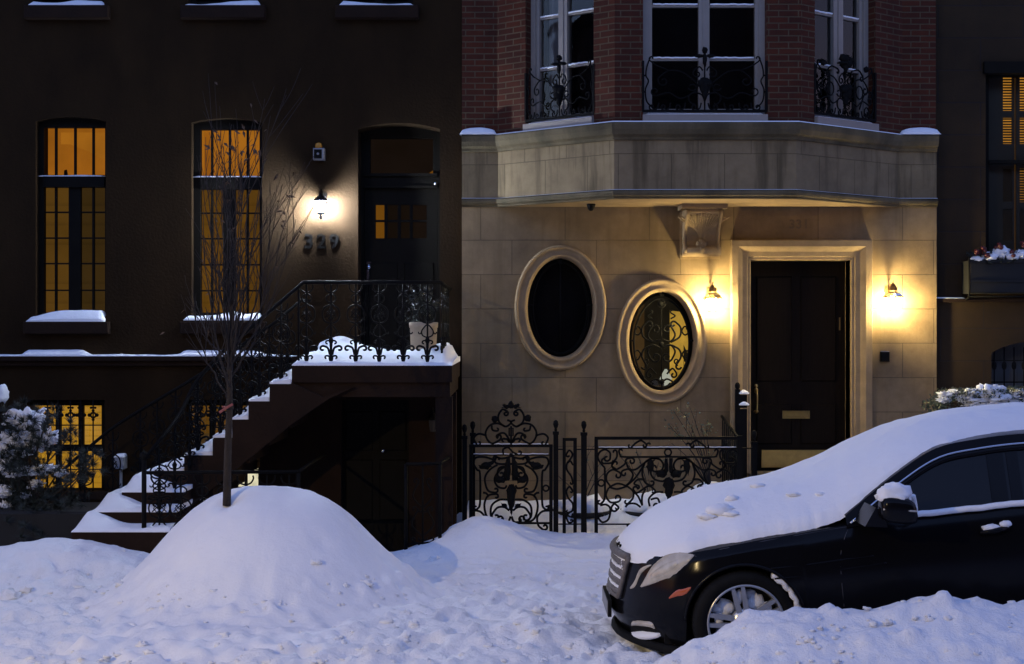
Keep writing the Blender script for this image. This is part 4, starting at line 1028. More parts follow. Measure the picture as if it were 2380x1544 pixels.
m = MB(); hx=x(1757); m.tube(catmull([(hx,yd-.015,z(905)),(hx,yd-.07,z(915)),(hx,yd-.075,z(935)),(hx,yd-.05,z(956)),(hx,yd-.015,z(960))]),.011,8); m.lathe([(.028,0),(.02,.02)],(hx,yd-.02,z(958)),10); m.blob((hx,yd-.02,z(908)),.022,.015,.035,10,7); m.blob((hx,yd-.018,z(897)),.02,.012,.02,10,7); m.build('handle','brass',door2)
m = MB(); m.box(x(1950),x(1953),yd-.012,yd-.0004,z(768),z(738)); m.build('mezuzah_case','brass',door2)
m = MB(); m.box(dh[0]-.02,dh[1]+.02,YW-.13,yd+.06,dh[2]-.14,dh[2]-.005); m.box(dh[0]-.1,dh[1]+.4,-.75,YW-.1305,-.1,.36); m.build('door_step','cornice',rh)
number('331', wx(1856), wz(521), YW-.002, .095, 'number_stone', rh, .012, 1.1)
# console bracket
cx = wx(1626); m = MB(); hw = .20
pts = [(YW-.002,wz(597)),(YW-.09,wz(597)),(YW-.15,wz(592)),(YW-.165,wz(585)),(YW-.15,wz(577)),(YW-.10,wz(571)),(YW-.09,wz(562)),(YW-.11,wz(548)),(YW-.16,wz(532)),(YW-.24,wz(518)),(YW-.31,wz(508)),(YW-.345,wz(499)),(YW-.34,wz(492)),(YW-.002,wz(492))]
m.prism_yz(pts,cx-hw,cx+hw)
m.box(cx-.245,cx+.245,YW-.40,YW-.001,wz(491.5),wz(474)); m.box(cx-.275,cx+.275,YW-.44,YW-.001,wz(474)+.0005,ZSOF+.001)
m.box(cx-.22,cx+.22,YW-.02,YW-.0005,wz(603),wz(492)); 
con = m.build('console_bracket','moulding',rh)
m = MB()
def cy_at(zz):
    for (ya_,za_),(yb_,zb_) in zip(pts[1:],pts[2:]):
        lo,hi = min(za_,zb_),max(za_,zb_)
        if lo<=zz<=hi and hi>lo: return ya_+(yb_-ya_)*(zz-za_)/(zb_-za_)
    return YW-.1
for s in (1,-1):
    for k in range(9):   # acanthus ribs fanning up from the middle
        path=[]
        for i in range(9):
            t=i/8; zz = wz(576)+(wz(497)-wz(576))*(.04+.1*k+(.95-.1*k)*t*.6+.0) if False else wz(578)+(wz(496)-wz(578))*min(1,(.05*k+ (.30+.62*(1-k/10))*t)); xx = cx+s*(.010+.016*k*t+.15*t**1.3*(k/8)*.9)
            path.append((xx,cy_at(zz)-.004,zz))
        m.tube(path,.017,6,r1=.009)
    m.tube([(cx+s*(hw-.02),cy_at(zz)-.003,zz) for zz in [wz(590)+(wz(495)-wz(590))*i/10 for i in range(11)]],.022,7)
m.tube([(cx-hw-.01,YW-.13,wz(586)),(cx+hw+.01,YW-.13,wz(586))],.045,14)
m.blob((cx,YW-.175,wz(584)),.032,.022,.026,12,8)
for dx,dz_,r in ((0,.0,.035),(.03,-.012,.028),(-.03,-.012,.028)): m.blob((cx+dx,YW-.125,wz(566)+dz_),r*1.2,.035,r*1.2,12,8,.4,4,dx)
m.build('acanthus_leaf','moulding',con)

# small fittings on 331
e = empty('dome_camera',(wx(1373),YW-.35,ZSOF-.06),'small black dome camera hanging under the stone bay','camera')
m = MB(); cxx=X(1373,-.4); m.lathe([(.0,-.075),(.02,-.07),(.036,-.05),(.045,-.02),(.05,-.001)],(cxx,-.4,ZSOF),14); m.build('dome','iron',e)
e = empty('door_buzzer',(wx(2054),YW,wz(839)),'small black intercom box right of the dark door under the lamp','intercom')
m = MB(); m.bevbox(wx(2044),wx(2064),YW-.06,YW-.0005,wz(841),wz(818),.01); m.build('housing','iron',e)
m = MB(); m.box(wx(2045),wx(2063),YW-.056,YW-.0006,wz(818)+.0005,wz(816)); m.build('button_panel','siren_white',e)
def door_lamp(u,v0,v1,label):
    y=-.23; cx=X(u,y); z=lambda v: Z(v+v0-658,y)
    e = empty('wall_lantern',(cx,y,z(726)),label,'lantern','lit wall lanterns')
    m = MB(); m.lathe([(.036,0),(.046,.012),(.046,.05),(.035,.055),(.015,.085),(.006,.09),(.006,.12),(.0,.125)],(cx,y,z(681)),6); m.build('cap','bronze',e)
    m = MB(); m.lathe([(.05,.058),(.085,.035),(.105,.0),(.10,-.002)],(cx,y,z(693)),6); m.build('shade_glass','lantern_glass',e)
    m = MB()
    for k in range(6):
        a=PI/6+k*PI/3; b=a+PI/3
        p0=(cx+.10*math.cos(a),y+.10*math.sin(a),z(694)); p1=(cx+.10*math.cos(b),y+.10*math.sin(b),z(694))
        if math.sin(a)<.9: m.tube([p0,((p0[0]+p1[0])/2,(p0[1]+p1[1])/2,z(693)+.008),p1],.006,5)
        m.tube([p0,(cx+.05*math.cos(a),y+.05*math.sin(a),z(723))],.003,4)
        m.blob((p0[0],p0[1],p0[2]),.012,.012,.016,8,6)
    m.lathe([(.052,0),(.052,.008),(.02,.012),(.0,.014)],(cx,y,z(726)),10); m.build('cage','bronze',e)
    m = MB(); m.box(cx-.04,cx+.04,YW-.012,YW-.0005,z(700),z(668)); m.tube(catmull([(cx,YW-.012,z(680)),(cx,-.15,z(664)),(cx,y,z(672))]),.01,6); m.build('bracket','bronze',e)
    m = MB(); m.blob((cx,y,z(706)),.036,.036,.046,16,10); m.build('bulb','bulb_warm',e)
door_lamp(1656,658,726,'warm wall lantern glaring between the second oval window and the dark door')
door_lamp(2075,655,723,'warm wall lantern glaring right of the dark door, above the intercom')

# ================================================================== brownstone on the right
YR = .12
bh = empty('townhouse',(7,0,0),'dark brownstone townhouse at the right edge with louvred shutters lit from inside','house')
rx = lambda u: X(u,YR); rz = lambda v: Z(v,YR)
wo = (rx(2290),rx(2478),rz(588),rz(166)); bo = (rx(2296),rx(2470),rz(960),rz(820))
m = MB(); wall(m, XB+.002, 11, rz(697), 9.5, YR, .4, [opening_rect(*wo)], .3); m.build('wall','ashlar_brown',bh)
m = MB(); wall(m, XB+.002, 11, -.3, rz(697)-.0, YR-.10, .5, [opening_arch(*bo[:3],bo[3]+.12,.12)], .3); m.build('base_wall','ashlar_brown',bh)
m = MB(); m.box(XB+.004,11,YR-.14,YR-.0005,rz(697)-.03,rz(697)+.012); m.build('water_table','brownstone_dark',bh)
m = MB(); m.box(XB+.004,11,-.25,.5,9.5,9.9); m.build('roof_cornice','brownstone_dark',bh)
y0 = YR+.10; x = lambda u: X(u,y0); z = lambda v: Z(v,y0)
f = MB(); f.box(wo[0]-.01,x(2297),y0,y0+.08,wo[2],wo[3]); f.box(wo[1]-.06,wo[1]+.01,y0,y0+.08,wo[2],wo[3]); f.box(x(2297),wo[1]-.06,y0,y0+.08,z(178),wo[3]+.01); f.box(x(2297),wo[1]-.06,y0-.02,y0+.08,z(381),z(373)); f.box(x(2297),wo[1]-.06,y0,y0+.08,wo[2]-.01,z(584))
fo = f.build('window','black_wood',bh)
m = MB(); m.box(wo[0]-.03,wo[1]+.03,YR-.05,YR+.099,wo[3]-.03,wo[3]+.10); m.build('lintel','black_wood',bh)
q = MB(); q.quad((wo[0],y0+.04,wo[2]),(wo[1],y0+.04,wo[2]),(wo[1],y0+.04,wo[3]),(wo[0],y0+.04,wo[3])); q.build('pane','glass',fo)
sh = MB(); ysh = y0+.14
def stiles(u0,u1,v0,v1):
    sh.box(X(u0,ysh),X(u1,ysh),ysh,ysh+.03,Z(v1,ysh),Z(v0,ysh))
cols = [(2330,2352),(2369,2391),(2410,2430)]; rowsv = [(176,258),(274,335),(392,470),(486,560)]
xsv = [2280,2330,2352,2357.8]; 
stiles(2280,2330,150,600); stiles(2352,2357.6,150,600); stiles(2360,2369,150,600); stiles(2391,2410,150,600); stiles(2430,2500,150,600)
for a,b in cols:
    for v0,v1 in ((150,176),(258,274),(335,392),(470,486),(560,600)): stiles(a,b,v0,v1)
sh.build('shutter','shutter',fo)
lv = MB()
for a,b in cols:
    for r,(v0,v1) in enumerate(rowsv):
        nn = int((v1-v0)/6)
        for k in range(nn):
            zz = Z(v0+(k+.5)*(v1-v0)/nn,ysh); t = .010 if r<2 else .0165
            if r==2 and a>2360: t=.013
            lv.add([(X(a,ysh),ysh,zz-t),(X(b,ysh),ysh,zz-t),(X(b,ysh),ysh+.02,zz+t),(X(a,ysh),ysh+.02,zz+t)],[(0,1,2,3)])
lv.build('louvres','shutter',fo)
q = MB(); q.quad((wo[0]-.1,y0+.3,wo[2]-.1),(wo[1]+.1,y0+.3,wo[2]-.1),(wo[1]+.1,y0+.3,wo[3]+.1),(wo[0]-.1,y0+.3,wo[3]+.1)); q.build('lit_room','shutter_glow',fo)
m = MB(); m.quad((XB+.03,1.2,-.2),(10.9,1.2,-.2),(10.9,1.2,9.4),(XB+.03,1.2,9.4)); m.quad((XB,.3,9.4),(11,.3,9.4),(11,1.3,9.4),(XB,1.3,9.4)); m.build('back_wall','dark_room',bh)
# basement window
y0 = YR+.1; f = MB(); f.box(bo[0]-.01,bo[0]+.05,y0,y0+.06,bo[2],bo[3]+.13); f.box(bo[1]-.05,bo[1]+.01,y0,y0+.06,bo[2],bo[3]+.13); f.box(bo[0]+.05,bo[1]-.05,y0,y0+.06,Z(890,y0),Z(887,y0))
fo = f.build('window','black_wood',bh)
q = MB(); q.quad((bo[0],y0+.03,bo[2]),(bo[1],y0+.03,bo[2]),(bo[1],y0+.03,bo[3]+.12),(bo[0],y0+.03,bo[3]+.12)); q.build('pane','glass',fo)
q = MB(); q.quad((bo[0]-.1,y0+.17,bo[2]),(bo[1]+.1,y0+.17,bo[2]),(bo[1]+.1,y0+.17,bo[3]+.2),(bo[0]-.1,y0+.17,bo[3]+.2)); q.build('curtain','curtain',fo)
q = MB()
for k in range(8):
    xx = bo[0]+.06+k*.11; q.tube([(xx,YR-.02,bo[2]),(xx,YR-.02,bo[3]+.06)],.008,6); q.blob((xx,YR-.02,Z(850,YR)),.028,.012,.05,8,6)
q.tube([(bo[0],YR-.02,Z(838,YR)),(bo[1],YR-.02,Z(838,YR))],.007,6); q.build('window_grille','iron',fo)
# window box
e = empty('window_box',(X(2400,-.05),-.05,Z(693,-.05)),'black window box of red flowers dusted with snow under the shuttered window','window box')
yb=-.14; m = MB(); m.bevbox(X(2253,yb),X(2470,yb),yb,YR-.001,Z(682,yb),Z(606,yb),.01); m.box(X(2253,yb)-.012,X(2470,yb),yb-.012,yb-.0005,Z(656,yb),Z(651,yb)); m.box(X(2253,yb)-.012,X(2470,yb)+.01,yb-.014,yb-.0005,Z(611,yb),Z(604,yb)); m.build('box','planter',e)
m = MB()
for u in (2250,2440): m.tube(catmull([(X(u,yb),yb-.02,Z(600,yb)),(X(u,yb),yb-.03,Z(640,yb)),(X(u,yb),yb-.02,Z(688,yb)),(X(u+6,yb),YR-.05,Z(696,yb))]),.012,6)
m.tube([(X(2250,yb),yb-.02,Z(690,yb)),(X(2470,yb),yb-.02,Z(690,yb))],.01,6); m.build('bracket','iron',e)
random.seed(5); fm=MB(); rm=MB()
for k in range(150):
    px_,py_ = X(2250+random.random()*220,-.02), random.uniform(-.16,.08); hz=Z(606,yb)+random.uniform(-.03,.10)
    for j in range(5):
        d_=Vector((random.gauss(0,1),random.gauss(0,1),random.gauss(.4,.8))).normalized()*random.uniform(.03,.07); n_=d_.orthogonal().normalized()*.014; c_=Vector((px_,py_,hz)); fm.add([c_-n_,c_+n_,c_+d_],[(0,1,2)])
for u,v in ((2272,588),(2290,592),(2318,573),(2285,582),(2325,578),(2350,590),(2375,570),(2400,585)):
    for j in range(5): rm.blob((X(u+random.uniform(-5,5),-.12),-.14+random.uniform(-.03,.03),Z(v+random.uniform(-5,5),-.12)),.026,.026,.022,8,6,.3,4,j)
fm.build('foliage','evergreen',e); rm.build('flower','red_flower',e)
q = MB()
for u,v,a_,b_ in ((2268,603,.08,.03),(2300,598,.09,.05),(2325,588,.10,.07),(2350,598,.09,.05),(2372,592,.07,.05),(2400,596,.1,.06),(2440,600,.1,.05)): q.blob((X(u,-.1),-.1,Z(v,-.1)),a_,.07,b_,14,9,.55,3.2,u)
put_snow('plant_snow',q,'clumps of snow on the red flowers in the window box',G)
put_snow('ledge_snow', snow_strip(XB+.01,XB+.33,YR-.14,YR-.001,rz(697)+.012,.02,44,14),'thin line of snow on the dark ledge left of the window box',G)
# ================================================================== wrought iron fence of 331
YF = -1.6
def t3(a,b): return ((1850+a/2.573)/1.7217, (1550+b/2.573)/1.7217)
def t4(a,b): return ((2300+a/2.975)/1.7217, (1650+b/2.975)/1.7217)
def F(path,t,y=YF): return [(X(u,y),y,Z(v,y)) for u,v in (t(a,b) for a,b in path)]
def leafy(mb, poly, t, y=YF, th=.022):
    """acanthus mass: polygon domed to real thickness, ragged edge"""
    pts = [(p[0],p[2]) for p in F(poly,t,y)]
    out = []
    n = len(pts)
    for i in range(n):
        a,b = pts[i],pts[(i+1)%n]
        for k in range(4):
            s_ = k/4; x_ = a[0]+(b[0]-a[0])*s_; z_ = a[1]+(b[1]-a[1])*s_
            r = .010*mnoise.noise(Vector((x_*60,z_*60,1)))
            out.append((x_+r,z_+r))
    mb.prism(out, y-th*.5, y+th*.5)
    cx = sum(p[0] for p in pts)/n; cz = sum(p[1] for p in pts)/n
    rx_ = (max(p[0] for p in pts)-min(p[0] for p in pts))*.36; rz_ = (max(p[1] for p in pts)-min(p[1] for p in pts))*.36
    mb.blob((cx,y-th*.4,cz), rx_, th*.9, rz_, 12, 8, .3, 3, cx*9)
def bar(mb,u0,u1,v0,v1,d=.02,y=YF): mb.box(X(u0,y),X(u1,y),y-d,y+d,Z(v1,y),Z(v0,y))
zg = 1240
fe = empty('iron_gate',(X(1190,YF),YF,.05),'black wrought iron gate with a scrolled crest, left part of the limestone house fence','gate')
m = MB()
for a,b,c,d in ((1090,1098,1033,zg),(1276,1284,1033,zg),(1098,1276,1033,1039.5),(1098,1276,1214,1218)): bar(m,a,b,c,d)
bar(m,1098,1276,1056.5,1059,.012); m.build('frame','iron',fe)
m = MB()
r = .0115
C = 500
H = [ # right half of the gate scrollwork, in zoom pixels
 ([(520,720),(600,735),(655,715)],(1,20,.4),(1,22,.8)),
 ([(500,790),(620,790),(665,770),(660,735)],None,(-1,18,.6)),
 ([(700,740),(770,720),(860,725),(885,780),(850,850),(820,890),(820,1190),(845,1250)],(-1,26,.6),(-1,26,.9)),
 ([(640,800),(720,850),(770,940),(740,1060),(670,1085)],None,(1,30,.8)),
 ([(520,800),(610,850),(670,940),(640,1020),(570,1040),(545,1010)],None,None),
 ([(520,860),(560,820),(620,830),(640,880)],None,(1,42,1.0)),
 ([(660,1100),(740,1120),(775,1220),(740,1350),(650,1395),(560,1390)],(-1,26,.8),None),
 ([(515,1160),(620,1160),(700,1220),(705,1330),(650,1385)],None,(1,46,1.1)),
 ([(520,1270),(570,1235),(640,1240),(690,1300)],None,(1,50,1.0)),
 ([(505,1330),(530,1385),(580,1390)],None,(-1,24,.7)),
 ([(890,1270),(820,1280),(770,1340),(780,1420),(820,1460)],(-1,24,.6),(-1,36,.9)),
 ([(790,1085),(760,1090),(740,1110)],None,(-1,12,.5)),
]
for pts,c0,c1 in H:
    pth = scroll(pts,c0,c1)
    for q in (pth,mirror(pth,C)): m.tube(F(q,t3),r,5)
m.tube(F(circle(858,1040,30,14),t3),.0095,5,closed=True)
m.tube(F(scroll([(420,690),(420,640),(470,622),(520,670),(570,695)],None,(-1,28,.8)),t3),.0105,5)
m.build('scrollwork','iron',fe)
m = MB()
for s in (0,1):
    mm = (lambda p: p) if s==0 else (lambda p: mirror(p,C))
    leafy(m,mm([(510,700),(545,720),(545,800),(590,900),(560,960),(520,960),(502,900)]),t3)
    leafy(m,mm([(545,930),(600,935),(650,910),(672,950),(640,985),(570,985)]),t3)
    leafy(m,mm([(690,760),(740,770),(750,800),(840,800),(820,840),(740,850),(700,800)]),t3)
    leafy(m,mm([(530,1235),(560,1205),(610,1190),(580,1225)]),t3,YF,.014)
leafy(m,[(450,1060),(480,1000),(525,1000),(560,1060),(540,1130),(520,1260),(500,1330),(480,1260),(460,1130)],t3)
m.build('acanthus_leaf','iron',fe)
m = MB()
CR = [ ([(545,245),(590,230),(630,290),(620,360),(560,405),(515,385)],(-1,28,1.2),None),
 ([(515,385),(500,355),(540,338)],None,None),
 ([(560,405),(640,372),(720,395),(762,470),(740,545),(690,580),(620,545)],None,(1,36,.95)),
 ([(700,395),(690,440),(650,450)],None,(1,18,.7)),
 ([(750,500),(830,480),(880,520),(860,580)],None,(1,28,.8)),
 ([(500,560),(530,540),(570,530)],(1,20,.5),(1,20,.7)),
 ([(500,580),(560,480),(620,480),(640,520)],None,None) ]
for pts,c0,c1 in CR:
    pth = scroll(pts,c0,c1)
    for q in (pth,mirror(pth,C)): m.tube(F(q,t3),r,5)
m.tube(F([(500,590),(500,400)],t3),.011,6); m.tube(F([(480,500),(480,420),(520,420),(520,500)],t3),.009,5,closed=True)
for a,b,rr in ((500,185,.032),(455,200,.022),(545,200,.022),(430,185,.016),(570,185,.016),(500,160,.02),(330,330,.034),(672,318,.034)):
    c=F([(a,b)],t3)[0]; m.blob(c,rr,.018,rr,12,8,.45,4,a)
for a,b,c,d in ((440,200,395,215),(560,200,605,215),(450,190,410,180),(550,190,590,178),(500,170,500,145)): m.tube(F([(a,b),(c,d)],t3),.009,5,r1=.002)
m.build('crest','iron',fe)
G3 = 'iron posts of the limestone house fence'
def post(u0,u1,vt,vb,y,label):
    cx = (X(u0,y)+X(u1,y))/2; hw = (X(u1,y)-X(u0,y))/2; zt = Z(vt,y)
    e = empty('fence_post',(cx,y,Z(vb,y)),label,'fence post',G3)
    m = MB(); m.box(cx-hw,cx+hw,y-hw,y+hw,Z(vb+15,y),zt-.145); m.box(cx-hw-.006,cx+hw+.006,y-hw-.006,y+hw+.006,zt-.1449,zt-.115); m.build('shaft','iron',e)
    m = MB(); m.lathe([(.012,-.115),(.016,-.10),(.012,-.085),(.02,-.07),(.028,-.045),(.024,-.015),(.012,-.004),(0,0)],(cx,y,zt),12); m.build('finial','iron',e)
post(1074,1085,986,1240,YF-.03,'square iron post at the left end of the fence beside the brownstone')
post(1093,1104,979,1235,YF+.10,'iron post just behind the hinge side of the scrolled gate')
post(1285.6,1297,976,1236,YF,'iron post with ball finial at the latch side of the scrolled gate')
post(1350,1363,978,1236,YF,'iron post with ball finial between the narrow panel and the long fence panel')
np_ = empty('iron_fence',(X(1323,YF),YF,.05),'narrow upright iron panel with S scrolls between two ball-topped posts','fence panel')
m = MB()
for a,b,c,d in ((1307,1314.5,1018,1240),(1332,1340,1018,1240),(1314.5,1332,1018,1025)): bar(m,a,b,c,d,.016)
bar(m,1297,1307,1043.5,1046,.01); bar(m,1340,1350,1043.5,1046,.01); bar(m,1297,1350,1217,1219.5,.0102)
m.build('frame','iron',np_)
m = MB()
for pts,c0,c1 in (([(1070,690),(1100,650),(1132,690),(1110,740),(1075,790),(1075,850),(1120,920),(1135,980)],(-1,16,.6),(1,16,.8)),([(1130,790),(1110,760),(1080,780)],(-1,15,.8),None),
   ([(1130,1060),(1100,1025),(1070,1070),(1090,1140),(1135,1200),(1130,1270),(1090,1290)],(1,16,.7),(1,15,.7)),([(1100,1290),(1070,1330),(1090,1390),(1120,1390)],None,(-1,16,.8))):
    m.tube(F(scroll(pts,c0,c1),t3),.0105,5)
m.build('scrollwork','iron',np_)
lp = empty('iron_fence',(X(1553,YF),YF,.05),'long ornate iron fence panel of scrolls and acanthus in front of the oval windows','fence panel')
m = MB()
for a,b,c,d in ((1381,1389,1015,1240),(1712,1724.5,1013,1240),(1389,1712,1015,1022)): bar(m,a,b,c,d,.018)
bar(m,1389,1712,1040.5,1043.5,.011); bar(m,1363,1381,1043.5,1046,.01); bar(m,1389,1712,1217,1220,.011); bar(m,1724.5,1748,1040.5,1043.5,.011)
m.build('frame','iron',lp)
C2 = 1113; m = MB()
L = [ # left half of the panel
 ([(675,415),(720,370),(785,338),(840,372)],(1,27,.7),(1,30,.9)),
 ([(850,385),(870,370)],None,(1,14,.4)),
 ([(1113,530),(600,532),(540,510),(525,470)],None,(1,26,.7)),
 ([(355,660),(300,600),(272,530),(300,470),(360,445),(415,480),(420,540)],None,(1,44,.9)),
 ([(350,610),(440,600),(495,540),(500,480)],(1,30,.5),(-1,30,.7)),
 ([(355,660),(355,1000),(320,1080)],None,(1,32,.8)),
 ([(455,570),(440,640),(490,680),(590,620),(610,560),(660,545)],(1,0.1,.1),(1,42,1.0)),
 ([(490,680),(440,640),(460,600)],None,(1,28,.7)),
 ([(610,590),(640,670),(720,680),(830,600),(920,545)],None,None),
 ([(620,870),(720,780),(800,660),(840,590),(920,548),(1010,560)],None,(1,0.1,.1)),
 ([(920,550),(1000,555),(1050,620),(1030,690),(960,705)],None,(1,48,.9)),
 ([(830,600),(800,720),(830,830),(890,868)],None,(-1,38,.8)),
 ([(905,690),(905,740),(950,800),(1040,822),(1080,800)],None,None),
 ([(600,880),(660,820),(690,740),(640,680),(580,690)],None,(-1,40,.9)),
 ([(420,880),(375,810),(385,730),(450,685),(520,710)],None,(1,44,.9)),
 ([(400,900),(500,850),(590,870),(620,890)],None,None),
 ([(410,890),(500,915),(620,880)],None,None),
 ([(620,880),(690,940),(690,1020),(640,1080)],None,(1,32,.7)),
 ([(400,900),(370,990),(420,1070),(500,1070)],None,(-1,50,.9)),
 ([(690,940),(750,1000),(800,1110)],None,None),
 ([(830,800),(750,800),(705,850),(750,870)],(1,0.1,.1),(1,20,.5)),
 ([(700,930),(740,960),(830,900),(890,880),(945,920)],(1,26,.6),(1,28,.7)),
 ([(800,1110),(800,1000),(840,910)],None,None),
 ([(1050,950),(960,955),(880,1030),(890,1120)],None,(-1,0.1,.1)),
 ([(900,1040),(980,1025),(1010,1090)],None,(1,48,1.2)),
 ([(600,1130),(640,1090),(720,1090),(780,1130)],None,None),
 ([(300,1110),(370,1100),(420,1150),(400,1270),(330,1310),(285,1270)],None,(1,30,.6)),
 ([(440,1120),(470,1090),(510,1120)],(-1,36,.6),(1,24,.8)),
 ([(640,1370),(700,1385),(760,1350)],(1,24,.8),(-1,0.1,.1)) ]
for pts,c0,c1 in L:
    if c0 and c0[1]<1: c0=None
    if c1 and c1[1]<1: c1=None
    pth = scroll(pts,c0,c1)
    for q in (pth,mirror(pth,C2)): m.tube(F(q,t4),.0108,5)
m.tube(F(circle(1107,478,40,16),t4),.0095,5,closed=True)
for c in (312,2*C2-312): m.tube(F(circle(c,842,38,16),t4),.0095,5,closed=True)
m.build('scrollwork','iron',lp)
m = MB()
for s in (0,1):
    mm = (lambda p: p) if s==0 else (lambda p: mirror(p,C2))
    leafy(m,mm([(1065,545),(1105,545),(1110,700),(1080,740),(1060,690)]),t4)
    leafy(m,mm([(940,690),(1000,700),(1060,680),(1095,740),(1060,780),(980,775)]),t4)
    leafy(m,mm([(850,640),(905,570),(960,560),(900,630),(880,760)]),t4,YF,.014)
leafy(m,[(1045,870),(1070,790),(1113,770),(1160,790),(1190,870),(1150,950),(1140,1060),(1100,1105),(1085,970)],t4)
m.build('acanthus_leaf','iron',lp)
# return panel running back to the house beside the door, with snow on top
rp = empty('iron_fence',(X(1722,-.85),-.85,.3),'black iron side panel running back to the door jamb, snow along its rails','fence panel')
xr = X(1718,YF); m = MB()
zt0,zt1 = Z(1017,YF),Z(935,-.3)+.1
m.tube([(xr,YF,zt0-.02),(xr+.05,-.15,zt0+.12)],.016,8); m.tube([(xr,YF,.3),(xr+.05,-.15,.42)],.012,6)
for k in range(9):
    t=(k+.5)/9; xx=xr+.05*t; yy=YF+(1.45)*t; zz=zt0-.02+.14*t
    m.tube([(xx,yy,.3),(xx,yy,zz)],.009,5)
    m.tube([(xx,yy+a,zz-.32+b) for a,b in circle(0,0,.06,14,.11)],.007,5,closed=True)
m.build('railing','iron',rp)
yq=-.35; m = MB(); a=X(1708,yq); b=X(1735,yq)
m.box(a,a+.05,yq-.02,yq+.03,.3,Z(905,yq)); m.blob((a+.025,yq,Z(897,yq)),.03,.03,.04,10,7); m.box(a+.05,b,yq-.02,yq+.03,Z(948,yq),Z(918,yq)); m.box(a+.05,b,yq-.02,yq+.03,.3,Z(951,yq)); m.build('newel','iron',rp)
q = MB(); 
for v in (916,942): q.lathe([(.055,0),(.062,.010),(.035,.032),(.01,.045)],((a+b)/2+.03,yq,Z(v,yq)),14)
put_snow('post_snow',q,'two little caps of snow on the dark post beside the door jamb',G)
post(1746,1758,1000,1130,-1.2,'plain dark newel post at the foot of the limestone door step')
# snow on the rails
q = MB()
for u0,u1,v,r_ in ((1100,1274,1033,.006),(1100,1274,1056,.005)):
    q.tube([(X(u0+(u1-u0)*i/24,YF),YF,Z(v,YF)+.004+.006*fbm(i*.7,v,0,2)) for i in range(25)],r_,6)
put_snow('rail_snow',q,'thin snow along the rails of the scrolled gate',G)
q = MB()
q.tube([(X(1391+(1710-1391)*i/40,YF),YF,Z(1040,YF)+.003+.004*fbm(i*.7,3,0,2)) for i in range(41)],.005,6)
put_snow('rail_snow',q,'thin snow along the second rail of the long fence panel',G)

# ------------------------------------------------------------------ bay window grilles
def bay_grille(k, dens):
    p,e,n,t0,t1 = wins[k]
    W = t1-t0; zb = 4.395; s = W/1.25
    lab = ['ornate black iron grille across the left bay window','black iron grille with a tall flower finial across the middle bay window','dense black iron grille across the right bay window reflecting blue sky'][k]
    def pt(x_,z_,d=.01): t = t0+W/2+x_*s; return (p[0]+e[0]*t+n[0]*d, p[1]+e[1]*t+n[1]*d, zb+z_)
    o = pt(0,0); E = empty('window_grille',o,lab,'iron grille','iron grilles of the bay windows')
    m = MB(); 
    def tb(path,r=.0085,cl=False): m.tube([pt(a,b) for a,b in path],r,5,closed=cl)
    obox(m,p,e,n,t0-.01,t1+.01,-.004,.024,zb-.012,zb+.012); obox(m,p,e,n,t0-.012,t0+.012,-.006,.026,zb+.0125,zb+.52); obox(m,p,e,n,t1-.012,t1+.012,-.006,.026,zb+.0125,zb+.52)
    m.build('frame','iron',E); m = MB()
    for sg in (1,-1):
        mm = (lambda q: q) if sg==1 else (lambda q: [(-a,b) for a,b in q])
        for xx in (.09,.25,.40,.52): tb(mm(scroll([(xx-.055,.085),(xx-.04,.03),(xx,.012)],None,(1,.034,1.0),4)))
        tb(mm(catmull([(.55,.56),(.585,.46),(.595,.37),(.57,.31),(.60,.22),(.585,.10),(.52,.03)],6)))
        tb(mm([(.595,.37),(.625,.37)]),.01); tb(mm([(.595,.2),(.625,.2)]),.01)
        tb(mm(scroll([(.02,.42),(.05,.46),(.10,.43)],None,(-1,.05,1.0),4))); tb(mm(scroll([(.0,.10),(.03,.17),(.09,.19)],None,(-1,.06,.6),4)))
        tb(mm(scroll([(.09,.30),(.22,.40),(.36,.42),(.45,.36)],(1,.05,.6),(-1,.06,1.1),5)),.008); tb(mm(scroll([(.10,.20),(.24,.13),(.36,.19),(.48,.16)],(-1,.04,.6),(1,.05,1.0),5)),.008)
        tb(mm(scroll([(.36,.42),(.48,.47),(.55,.52)],None,(1,.03,.8),4)),.008)
        if dens:
            tb(mm(scroll([(.30,.10),(.40,.26),(.50,.30)],None,(-1,.05,1.2),5)),.009); tb(mm(scroll([(.15,.50),(.28,.52),(.36,.47)],(1,.03,.8),(-1,.04,1.0),5)),.009)
            tb(mm(circle(.30,.28,.07,14)),.008,True); tb(mm(circle(.45,.08,.05,12)),.008,True)
            m.blob(pt(sg*.44,.54),.035,.02,.03,10,7,.5,4,sg)
    tb([(0,0),(0,.62)],.009)
    m.build('scrollwork','iron',E); m = MB()
    for a,b,r1,r2 in ((0,.25,.055,.075),(0,.30,.065,.045),(.035,.285,.04,.04),(-.035,.285,.04,.04),(0,.53,.022,.07),(0,.63,.032,.032),(.06,.57,.05,.018),(-.06,.57,.05,.018),(0,.17,.03,.05)):
        m.blob(pt(a,b,.0),r1*(1.15 if dens else 1),.022,r2,12,9,.4,4,a*31+b*17+k)
    if dens:
        for a,b,r1,r2 in ((.05,.60,.05,.05),(-.04,.62,.05,.045),(0,.56,.07,.05)): m.blob(pt(a,b,.0),r1,.025,r2,12,9,.5,4,a*31+b*17+k)
    m.build('acanthus_leaf','iron',E)
bay_grille(0,False); bay_grille(1,False); bay_grille(2,True)
